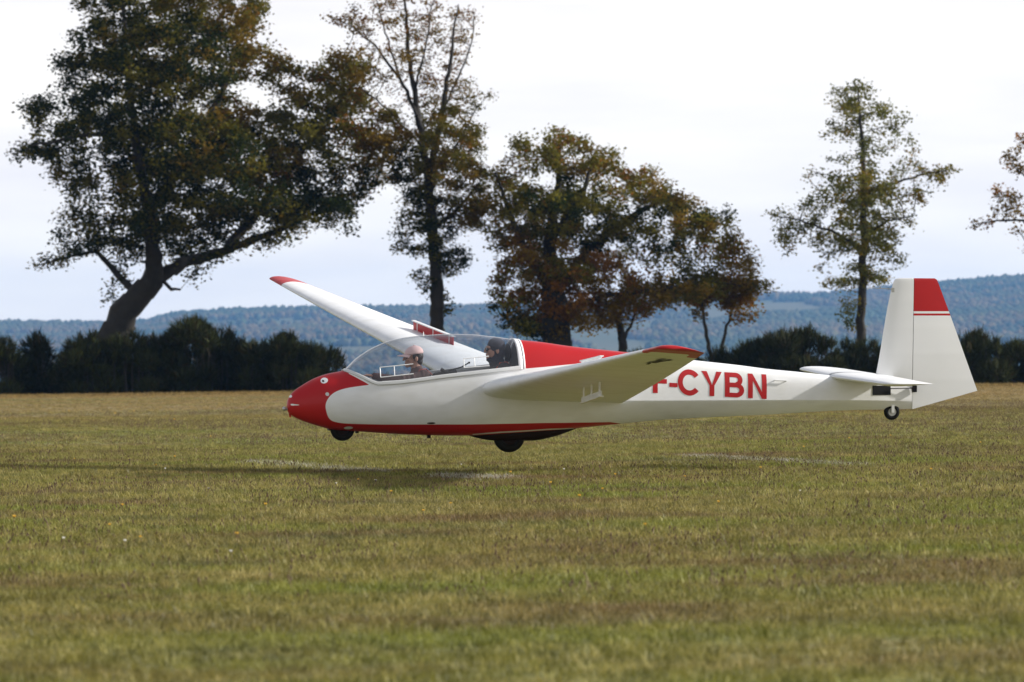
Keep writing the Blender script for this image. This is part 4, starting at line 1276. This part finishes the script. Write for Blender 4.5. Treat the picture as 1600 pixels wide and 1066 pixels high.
# ---- wings
def airfoil(tk, n=26, cam_=.038):
    """closed loop from trailing edge over the top to the leading edge and back below: (x, z) arrays"""
    b = np.linspace(0, PI, n); x = (1 - np.cos(b)) / 2
    yt = 5 * tk * (.2969 * np.sqrt(x) - .1260 * x - .3516 * x**2 + .2843 * x**3 - .1030 * x**4)
    p = .42; yc = np.where(x < p, cam_ / p**2 * (2 * p * x - x**2), cam_ / (1 - p)**2 * (1 - 2 * p + 2 * p * x - x**2))
    return x, yc + yt, yc - yt
SPAN = 7.62
def wing_frame(s):
    c = 1.644 + (.470 - 1.644) * s / SPAN
    inc = .095 + (.120 - .095) * s / SPAN
    return 2.14 - .0585 * s, .224 + .113 * s + .0004 * s * s, c, inc
def wing_pt(s, cx0, t, sgn):
    xl, zl, c, inc = wing_frame(s)
    return (xl + c * (cx0 * math.cos(inc) + t * math.sin(inc)), sgn * (.38 + s), zl + c * (-cx0 * math.sin(inc) + t * math.cos(inc)))
def wing(sgn):
    st = np.unique(np.concatenate([np.linspace(-.2, 7.45, 60), np.linspace(7.45, SPAN, 12)]))
    N = 26; V = []; pv = []
    xa, up, lo = airfoil(.16)
    for s in st:
        tk = .165 - .045 * max(s, 0) / SPAN
        xa, up, lo = airfoil(tk, N, .036)
        # rounded tip: the leading corner turns back and the section thins
        e = max(0., (s - (SPAN - .16)) / .16)
        x_lo = .30 * (1 - math.sqrt(max(0., 1 - e**2.2)))
        thin = math.sqrt(max(.02, 1 - e**3))
        cxs = x_lo + (1 - x_lo) * xa
        loop = [(cxs[i], up[i], 1) for i in range(N - 1, -1, -1)] + [(cxs[i], lo[i], 0) for i in range(1, N)]
        for (cx0, t, top) in loop:
            mean = (up[np.argmin(np.abs(cxs - cx0))] + lo[np.argmin(np.abs(cxs - cx0))]) / 2
            V.append(wing_pt(s, cx0, mean + (t - mean) * thin, sgn))
            if top:
                v = max(s - 6.98 - .30 * cx0, min(s - 5.7, cx0 - .82), min(.10 - abs(s - .20), .62 - cx0, cx0 - .22))
            else:
                v = max(s - 7.28, min(.07 - cx0, s - 6.95), min(s - 6.95, cx0 - .80, 7.30 - s))
            pv.append(v)
    M2 = 2 * N - 1; ns = len(st)
    F1 = []; F2 = []
    for i in range(ns - 1):
        ail = 3.9 < (st[i] + st[i + 1]) / 2 < 7.40
        for k in range(M2 - 1):
            q = (i * M2 + k, i * M2 + k + 1, (i + 1) * M2 + k + 1, (i + 1) * M2 + k)
            cxk = airfoil(.15, N)[0]; loopx = list(cxk[::-1]) + list(cxk[1:])
            (F2 if ail and (loopx[k] + loopx[k + 1]) / 2 > .775 else F1).append(q)
        F1.append((i * M2, (i + 1) * M2, (i + 1) * M2 + M2 - 1, i * M2 + M2 - 1)) if not ail else F2.append((i * M2, (i + 1) * M2, (i + 1) * M2 + M2 - 1, i * M2 + M2 - 1))
    # close the tip
    b = (ns - 1) * M2
    for k in range(N - 1): F1.append((b + k, b + k + 1, b + M2 - 2 - k, b + M2 - 1 - k))
    V = np.array(V); pv = np.array(pv)
    def sub(name, F_, parent):
        F_ = np.array(F_); ids = np.unique(F_); mp_ = -np.ones(len(V), int); mp_[ids] = np.arange(len(ids))
        me = npmesh(name, V[ids], mp_[F_], smooth=True, mats=[M_wing], attrs={'paint': pv[ids]})
        bm = bmesh.new(); bm.from_mesh(me); bmesh.ops.remove_doubles(bm, verts=bm.verts, dist=2e-5)
        bmesh.ops.recalc_face_normals(bm, faces=bm.faces); bm.to_mesh(me); bm.free()
        me.set_sharp_from_angle(angle=math.radians(50))
        return link(name, me, parent)
    w = sub('wing', F1, glider); sub('aileron', F2, w)
    return w
wing_n = wing(-1); wing_f = wing(1)
def mean_surf(s, cx0, top):
    tk = .165 - .045 * max(s, 0) / SPAN
    xa, up, lo = airfoil(tk, 60, .036); return float(np.interp(cx0, xa, up if top else lo))
def blade(sgn, s0, s1, cx0, top, h0, h1, mat, parent, cap, th=.008, holes=False):
    d = 1 if top else -1
    def pt(s, e, dx):
        p = Vector(wing_pt(s, cx0, mean_surf(s, cx0, top), sgn)); return p + Vector((dx, 0, d * e))
    V = []; Fc = []; n = 10
    for i in range(n + 1):
        s = s0 + (s1 - s0) * i / n
        for e in (h0, h1):
            for dx in (-th / 2, th / 2): V.append(pt(s, e, dx))
    for i in range(n):
        a = i * 4; b = a + 4
        Fc += [(a, a + 2, b + 2, b), (a + 1, b + 1, b + 3, a + 3), (a + 2, a + 3, b + 3, b + 2), (a, b, b + 1, a + 1)]
    Fc += [(0, 1, 3, 2), (n * 4, n * 4 + 2, n * 4 + 3, n * 4 + 1)]
    mb = MB(); mb.add(V, Fc); o = mb.build('airbrake', mat, parent, smooth=False)
    V = []; Fc = []
    for i in range(n + 1):
        s = s0 - .01 + (s1 - s0 + .02) * i / n
        for e in (h1, h1 + .012):
            for dx in (-cap, cap): V.append(pt(s, e, dx))
    for i in range(n):
        a = i * 4; b = a + 4
        Fc += [(a, a + 2, b + 2, b), (a + 1, b + 1, b + 3, a + 3), (a + 2, a + 3, b + 3, b + 2), (a, b, b + 1, a + 1)]
    Fc += [(0, 1, 3, 2), (n * 4, n * 4 + 2, n * 4 + 3, n * 4 + 1)]
    mb = MB(); mb.add(V, Fc)
    return o, mb, pt
# the blades: near wing lower and upper, far wing upper and lower
AB0, AB1, ABC = 2.15, 3.35, .45
for sgn, w in ((-1, wing_n), (1, wing_f)):
    for top in (True, False):
        if sgn > 0: h0, h1 = (.0, .098) if top else (.09, .14)
        else: h0, h1 = (.088, .104) if top else (.10, .155)
        o, cap, pt = blade(sgn, AB0, AB1, ABC if top else ABC + .02, top, h0, h1, (M_red if top else M_white), w, .022)
        if top and sgn < 0: o.data.materials[0] = M_white
        cap_o = cap.build('airbrake_cap', M_white, w, smooth=False)
        for s in (AB0 + .12, (AB0 + AB1) / 2, AB1 - .12):
            posts = MB(); posts.tube([pt(s, -.02, 0), pt(s, h1, 0)], .010, 6); posts.build('airbrake_post', M_white, w)
# dark marks, as flat strips, under the near wing
for (s, cx0, ln, wd, ro) in ((6.30, .52, .34, .07, 1.46), (6.48, .60, .30, .05, 1.30), (6.05, .46, .26, .035, 1.62), (6.60, .48, .20, .04, 1.2)):
    V = []
    for i in range(5):
        for j in (-1, 1):
            u = (i / 4 - .5) * ln; v = j * wd / 2
            ds = u * math.sin(ro) + v * math.cos(ro); dc = (u * math.cos(ro) - v * math.sin(ro)) / .75
            p = Vector(wing_pt(s + ds, cx0 + dc, mean_surf(s + ds, cx0 + dc, False) - .014, -1)); V.append(p)
    mb = MB(); mb.add(V, [(2 * i, 2 * i + 1, 2 * i + 3, 2 * i + 2) for i in range(4)]); mb.build('dark_mark', M_black, wing_n)

# ---- tail
def sym(n=16):
    b = np.linspace(0, PI, n); x = (1 - np.cos(b)) / 2
    return x, 5 * (.2969 * np.sqrt(x) - .1260 * x - .3516 * x**2 + .2843 * x**3 - .1036 * x**4)
HX = 7.368
fin_le = pchip([.24, .373, 1.386, 1.430, 1.452, 1.462], [6.905, 6.934, 7.113, 7.128, 7.150, 7.19])
rud_te_hi = pchip([.168, 1.425, 1.445, 1.458], [8.18, 7.664, 7.655, 7.630])
def rud_te(z): return np.where(z < .168, np.interp(z, [-.04, .168], [7.372, 8.18]), rud_te_hi(z))
f_ft = lambda z: .105 - .045 * z / 1.46
def fin_loft(zs, x0f, x1f, part, name, mats, midf, parent):
    """vertical surface as horizontal slices of one symmetric section"""
    xs0, yt = sym(40); V = []; n = 15
    for z in zs:
        le = float(fin_le(z)) if z > .24 else 6.905; te = float(rud_te_hi(max(z, .168))); c = te - le
        a, b = float(x0f(z)), float(x1f(z))
        xx = np.linspace(0, 1, n) ** (1.8 if part == 'fin' else 1.) * (b - a) + a
        y = np.interp((xx - le) / c, xs0, yt) * f_ft(z) * .72
        if z > 1.44: y = y * (.75 if z > 1.455 else .93)
        for k in range(n): V.append((xx[k], -y[k], z))
        for k in range(n - 1, -1, -1): V.append((xx[k], y[k] , z))
    m = 2 * n; Fc = []; mi = []
    for i in range(len(zs) - 1):
        for k in range(m):
            Fc.append((i * m + k, i * m + (k + 1) % m, (i + 1) * m + (k + 1) % m, (i + 1) * m + k)); mi.append(midf((zs[i] + zs[i + 1]) / 2))
    for b in (0, (len(zs) - 1) * m):
        for k in range(n - 1): Fc.append((b + k, b + k + 1, b + m - 2 - k, b + m - 1 - k)); mi.append(midf(zs[0] if b == 0 else zs[-1]))
    me = npmesh(name, V, np.array(Fc), smooth=True, mats=mats, midx=mi)
    bm = bmesh.new(); bm.from_mesh(me); bmesh.ops.remove_doubles(bm, verts=bm.verts, dist=5e-5)
    bmesh.ops.recalc_face_normals(bm, faces=bm.faces); bm.to_mesh(me); bm.free()
    me.set_sharp_from_angle(angle=math.radians(35))
    return link(name, me, parent)
M_tail = ribs(mat_plain('tail_white', (.79, .795, .79), .4, coat=.1, var=.05, scale=2.5), 2, .30, .035)
zs_f = np.concatenate([np.linspace(.22, 1.386, 14), [1.41, 1.43, 1.445, 1.455, 1.462]])
fin = fin_loft(zs_f, lambda z: fin_le(z) if z > .24 else 6.905, lambda z: HX - .004, 'fin', 'fin', [M_tail], lambda z: 0, glider)
zs_r = np.concatenate([np.linspace(-.038, .168, 7), np.linspace(.25, 1.0, 7), [1.034, 1.058, 1.083], np.linspace(1.12, 1.42, 6), [1.435, 1.447, 1.456, 1.461]])
rudder = fin_loft(zs_r, lambda z: HX + .004, lambda z: max(float(rud_te(z)), HX + .006), 'rudder', 'rudder', [M_tail, M_red], lambda z: 1 if (z > 1.083 or 1.034 < z < 1.058) else 0, glider)
mb = MB(); mb.box((7.385, -.06, .195), (.045, .035, .075)); mb.build('rudder_horn', M_black, rudder, smooth=False)
mb = MB(); mb.tube([(7.08, -.085, .20), (7.385, -.075, .205)], .006, 6); mb.build('control_rod', M_dark, glider)
mb = MB(); mb.tube([(7.12, 0, 1.335), (6.83, 0, 1.35), (6.815, 0, 1.345), (6.81, 0, 1.325)], [.006, .005, .005, .005], 6); pb = mb.build('probe', M_metal, fin)
mb = MB(); mb.box((7.115, 0, 1.325), (.03, .03, .05)); mb.build('probe_mount', M_metal, pb)
# tailplane halves
def tailplane(sgn):
    V = []; Fs = []; Fe = []; N = 16
    x_, yt = sym(N); ss = np.unique(np.concatenate([np.linspace(0.02, 1.30, 14), np.linspace(1.30, 1.47, 8)]))
    for s in ss:
        e = max(0, (s - 1.30) / .17)
        le = 6.355 + .135 * s / 1.45 + .16 * (1 - math.sqrt(max(0, 1 - e**2.2))); te = 7.13 - .055 * s / 1.45
        c = te - le; tk = .115 * math.sqrt(max(.02, 1 - e**3))
        for i in range(N - 1, -1, -1): V.append((le + c * x_[i], sgn * s, .338 + yt[i] * c * tk - .0 * x_[i]))
        for i in range(1, N): V.append((le + c * x_[i], sgn * s, .338 - yt[i] * c * tk))
    m = 2 * N - 1
    lx = list(x_[::-1]) + list(x_[1:])
    for i in range(len(ss) - 1):
        for k in range(m - 1):
            q = (i * m + k, i * m + k + 1, (i + 1) * m + k + 1, (i + 1) * m + k)
            (Fe if (lx[k] + lx[k + 1]) / 2 > .62 and ss[i] > .1 else Fs).append(q)
    b = (len(ss) - 1) * m
    for k in range(N - 1): Fs.append((b + k, b + k + 1, b + m - 2 - k, b + m - 1 - k))
    V = np.array(V)
    def sub(name, F_, parent):
        F_ = np.array(F_); ids = np.unique(F_); mp_ = -np.ones(len(V), int); mp_[ids] = np.arange(len(ids))
        me = npmesh(name, V[ids], mp_[F_], smooth=True, mats=[M_tail])
        bm = bmesh.new(); bm.from_mesh(me); bmesh.ops.remove_doubles(bm, verts=bm.verts, dist=2e-5); bmesh.ops.recalc_face_normals(bm, faces=bm.faces); bm.to_mesh(me); bm.free()
        me.set_sharp_from_angle(angle=math.radians(50))
        return link(name, me, parent)
    t = sub('tailplane', Fs, glider); sub('elevator', Fe, t)
tailplane(-1); tailplane(1)

# ------------------------------------------------------------------ the two people
M_skin = mat_plain('skin', (.42, .22, .15), .5, var=.1)
M_hair = mat_plain('dark_hair', (.018, .011, .008), .6, var=.4)
M_cap = mat_plain('pink_cap', (.80, .55, .52), .8, var=.08)
M_jkt = mat_plain('brown_jacket', (.075, .030, .028), .8, var=.3)
M_jkt2 = mat_plain('black_jacket', (.020, .014, .016), .8, var=.3)
M_wool = mat_plain('black_wool', (.014, .012, .020), .9, var=.4)
M_trs = mat_plain('dark_trousers', (.02, .022, .03), .8, var=.3)
M_lens = mat_plain('dark_lens', (.008, .008, .01), .15)
M_strap = mat_plain('orange_strap', (.45, .06, .025), .7, var=.2)
def capsule(bm, a, b, ra, rb):
    a, b = Vector(a), Vector(b); t = bmesh.new()
    for p, r in ((a, ra), (b, rb)):
        bmesh.ops.create_icosphere(t, subdivisions=2, radius=r, matrix=Matrix.Translation(p))
    h = bmesh.ops.convex_hull(t, input=t.verts)
    bmesh.ops.delete(t, geom=[g for g in set(h['geom_interior'] + h['geom_unused']) if isinstance(g, bmesh.types.BMVert)], context='VERTS')
    me = bpy.data.meshes.new('t'); t.to_mesh(me); t.free(); bm.from_mesh(me); bpy.data.meshes.remove(me)
def ellip(bm, c, r, rot=0.):
    bmesh.ops.create_icosphere(bm, subdivisions=3, radius=1, matrix=Matrix.Translation(c) @ Matrix.Rotation(rot, 4, 'Y') @ Matrix.Diagonal((*r, 1)))
def fuse(name, bm, mat, parent, voxel=.008, smooth=6):
    me = bpy.data.meshes.new(name); bm.to_mesh(me); bm.free()
    o = bpy.data.objects.new(name, me); C.objects.link(o)
    m1 = o.modifiers.new('r', 'REMESH'); m1.mode = 'VOXEL'; m1.voxel_size = voxel; m1.use_smooth_shade = True
    m2 = o.modifiers.new('s', 'SMOOTH'); m2.iterations = smooth; m2.factor = .5
    dg = bpy.context.evaluated_depsgraph_get(); dg.update()
    res = bpy.data.meshes.new_from_object(o.evaluated_get(dg))
    bpy.data.objects.remove(o); res.name = name
    res.polygons.foreach_set('use_smooth', np.ones(len(res.polygons), bool))
    res.materials.clear(); res.materials.append(mat)
    return link(name, res, parent)
def person(label, H, neck, sh, hip, elbow, wrist, hand_dir, knee, foot, jacket, head_gear):
    """H: head centre; limbs given for (port, starboard)"""
    root = empty('person', GM @ Matrix.Translation(Vector((hip[0], 0, hip[2]))))
    tag(root, label, 'person', None)
    off = Vector((hip[0], 0, hip[2]))
    V = lambda p: Vector(p) - off
    bm = bmesh.new(); h = V(H)
    ellip(bm, h + Vector((.012, 0, .022)), (.094, .074, .094))          # skull
    ellip(bm, h + Vector((-.030, 0, -.045)), (.058, .056, .066))        # face and jaw
    capsule(bm, h + Vector((-.074, 0, -.098)), h + Vector((-.062, 0, -.092)), .020, .030)   # chin
    capsule(bm, h + Vector((-.088, 0, .012)), h + Vector((-.110, 0, -.032)), .010, .015)   # nose
    for s in (-1, 1):
        capsule(bm, h + Vector((-.086, s * .012, .022)), h + Vector((-.072, s * .045, .018)), .011, .012)  # brow
        ellip(bm, h + Vector((-.066, s * .038, -.028)), (.022, .02, .022))  # cheek
        ellip(bm, h + Vector((.018, s * .076, -.020)), (.020, .010, .032))  # ear
    capsule(bm, h + Vector((-.087, -.018, -.062)), h + Vector((-.087, .018, -.062)), .009, .009)   # lips
    capsule(bm, h + Vector((-.085, -.015, -.073)), h + Vector((-.085, .015, -.073)), .009, .009)
    nk = V(neck); capsule(bm, h + Vector((.022, 0, -.06)), nk, .054, .060)
    hp = V(hip)
    capsule(bm, nk + Vector((.03, 0, -.13)), hp + Vector((0, 0, .10)), .125, .12); ellip(bm, hp + Vector((0, 0, .02)), (.13, .165, .12))
    for i, s in enumerate((-1, 1)):
        S = V((sh[0], s * sh[1], sh[2])); E_ = V(elbow[i]); W = V(wrist[i]); K = V(knee[i]); Ft = V(foot[i])
        capsule(bm, nk + Vector((.02, 0, -.05)), S, .065, .060)
        capsule(bm, S, E_, .052, .042); capsule(bm, E_, W, .040, .028)
        hd = Vector(hand_dir[i]).normalized(); side = hd.cross(Vector((0, 0, 1))).normalized(); dn = hd.cross(side).normalized()
        if dn.z > 0: dn = -dn
        pm = W + hd * .055
        for q in (-1, 0, 1): capsule(bm, W + hd * .012 + side * q * .014, W + hd * .085 + side * q * .024, .015, .013)
        for q, ln in ((-1.5, .068), (-.5, .078), (.5, .074), (1.5, .058)):
            a = W + hd * .088 + side * q * .0205; b = a + hd * ln * .5 + dn * .012; c = b + hd * ln * .32 + dn * ln * .4
            capsule(bm, a, b, .0095, .009); capsule(bm, b, c, .009, .0075)
        ths = side * (1 if s < 0 else -1)
        if ths.z < 0 and abs(ths.y) < .1: ths = -ths
        a = W + hd * .03 + ths * .026; b = a + hd * .035 + ths * .022; c = b + hd * .032 + dn * .012
        capsule(bm, a, b, .0125, .011); capsule(bm, b, c, .0105, .0085)
        hj = hp + Vector((-.02, s * .085, 0))
        capsule(bm, hj, K, .085, .060); capsule(bm, K, Ft, .055, .040); capsule(bm, Ft, Ft + Vector((-.12, 0, .10)), .042, .034)
    body_ = fuse('body', bm, M_skin, root, .0058, 5)
    bm = bmesh.new()
    capsule(bm, nk + Vector((.03, 0, -.13)), hp + Vector((0, 0, .09)), .142, .138); capsule(bm, nk + Vector((.012, 0, -.04)), nk + Vector((.004, 0, .0)), .078, .070)
    for i, s in enumerate((-1, 1)):
        S = V((sh[0], s * sh[1], sh[2])); E_ = V(elbow[i]); W = V(wrist[i])
        capsule(bm, nk + Vector((.02, 0, -.05)), S, .078, .072); capsule(bm, S, E_, .066, .056); capsule(bm, E_, W, .054, .040)
        for q in range(5):   # sleeve folds
            t_ = (q + .6) / 5.5; p = S.lerp(E_, t_); ellip(bm, p + Vector((0, 0, .008 * (-1) ** q)), (.020, .070, .066))
    fuse('jacket', bm, jacket, root, .009, 3)
    bm = bmesh.new(); ellip(bm, hp + Vector((0, 0, .02)), (.145, .18, .135))
    for i, s in enumerate((-1, 1)):
        K = V(knee[i]); Ft = V(foot[i]); hj = hp + Vector((-.02, s * .085, 0))
        capsule(bm, hj, K, .097, .072); capsule(bm, K, Ft, .067, .054)
    fuse('trousers', bm, M_trs, root, .012, 3)
    for i, s in enumerate((-1, 1)):
        bm = bmesh.new(); Ft = V(foot[i]); capsule(bm, Ft + Vector((.02, 0, -.01)), Ft + Vector((-.13, 0, .11)), .052, .044); fuse('shoe', bm, M_black, root, .01, 2)
        e = MB(); e.ell(h + Vector((-.082, s * .032, -.006)), (.012, .013, .012), 10, 8); e.build('eye', M_lens, root)
    if head_gear == 'cap':
        bm = bmesh.new(); ellip(bm, h + Vector((.030, 0, .012)), (.088, .080, .080)); ellip(bm, h + Vector((.062, 0, -.045)), (.050, .060, .055))
        for s in (-1, 1): ellip(bm, h + Vector((-.004, s * .070, .01)), (.022, .012, .03))
        fuse('hair', bm, M_hair, root, .007, 3)
        # open the face: the hair sits behind the ears, the cap above
        mb = MB(); Vv = []; Fc = []; n = 24; rows_ = 9
        for j in range(rows_):
            a = (PI / 2) * j / (rows_ - 1)
            for k in range(n):
                p = 2 * PI * k / n; Vv.append(h + Vector((.008 + .108 * math.cos(p) * math.sin(a), .090 * math.sin(p) * math.sin(a), .036 + .092 * math.cos(a) - .012 * math.cos(p) * math.sin(a) * -1)))
        for j in range(rows_ - 1):
            for k in range(n): Fc.append((j * n + k, j * n + (k + 1) % n, (j + 1) * n + (k + 1) % n, (j + 1) * n + k))
        mb.add(Vv, Fc); mb.ell(h + Vector((.008, 0, .130)), (.010, .010, .006), 8, 5)
        cp = mb.build('cap', M_cap, root); md = cp.modifiers.new('thickness', 'SOLIDIFY'); md.thickness = .004
        mb = MB(); Vv = []; Fc = []
        for j in range(6):
            for k in range(13):
                a = -1.15 + 2.3 * k / 12; r_ = j / 5
                x = -.096 * math.cos(a) ** .6 * (1 + r_ * .98 * math.cos(a)); y = .088 * math.sin(a) * (1 + .05 * r_)
                Vv.append(h + Vector((x + .006, y, .030 - .026 * r_ + .012 * r_ * (1 - (y / .09) ** 2) - .010 * (y / .09) ** 2)))
        for j in range(5):
            for k in range(12): Fc.append((j * 13 + k, j * 13 + k + 1, (j + 1) * 13 + k + 1, (j + 1) * 13 + k))
        mb.add(Vv, Fc); br = mb.build('brim', M_cap, cp); md = br.modifiers.new('thickness', 'SOLIDIFY'); md.thickness = .005
    else:
        bm = bmesh.new(); ellip(bm, h + Vector((.022, 0, .034)), (.104, .088, .096)); ellip(bm, h + Vector((.045, 0, -.045)), (.078, .082, .09))
        capsule(bm, h + Vector((.03, 0, -.10)), nk + Vector((-.01, 0, .0)), .078, .092); capsule(bm, h + Vector((-.055, -.03, -.118)), h + Vector((-.055, .03, -.118)), .03, .03)
        fuse('hood', bm, M_wool, root, .008, 4)
    gl = MB()
    for s in (-1, 1):
        gl.ell(h + Vector((-.097, s * .033, -.006)), (.008, .028, .021), 12, 8)
        gl.tube([h + Vector((-.095, s * .058, .002)), h + Vector((-.05, s * .078, .004)), h + Vector((.02, s * .082, .0))], .0035, 5)
    gl.tube([h + Vector((-.103, -.012, .0)), h + Vector((-.106, 0, .003)), h + Vector((-.103, .012, .0))], .003, 5)
    if head_gear != 'cap': gl.build('sunglasses', M_lens, root)
    return root
person('front pilot in a pink peaked cap and brown jacket, one arm stretched forward', (1.435, 0, .555), (1.475, 0, .415), (1.53, .165, .345), (1.50, 0, -.10),
       [(1.20, -.215, .305), (1.36, .24, .10)], [(.945, -.175, .352), (1.17, .06, .13)], [(-1, .15, .12), (-1, -.2, .1)],
       [(1.06, -.13, .04), (1.06, .13, .04)], [(.66, -.09, -.10), (.66, .09, -.10)], M_jkt, 'cap')
person('rear pilot in a black hood and sunglasses, sitting below the canopy arch', (2.375, 0, .645), (2.415, 0, .50), (2.46, .175, .425), (2.36, 0, -.02),
       [(2.28, -.24, .19), (2.28, .24, .19)], [(2.08, -.14, .16), (2.08, .12, .16)], [(-1, .3, .1), (-1, -.3, .1)],
       [(1.95, -.17, .12), (1.95, .17, .12)], [(1.66, -.17, -.06), (1.66, .17, -.06)], M_jkt2, 'hood')
for x, z in ((1.53, .345), (2.46, .425)):
    for s in (-1, 1):
        mb = MB(); V = []; Fc = []
        for i, p in enumerate([(x + .10, s * .09, z + .02), (x + .03, s * .10, z + .085), (x - .05, s * .105, z + .075), (x - .11, s * .10, z - .02), (x - .15, s * .08, z - .16)]):
            V += [(p[0], p[1] - .022, p[2]), (p[0], p[1] + .022, p[2])]
        Fc = [(2 * i, 2 * i + 1, 2 * i + 3, 2 * i + 2) for i in range(4)]
        mb.add(V, Fc); o = mb.build('harness_strap', M_strap, glider); md = o.modifiers.new('thickness', 'SOLIDIFY'); md.thickness = .006
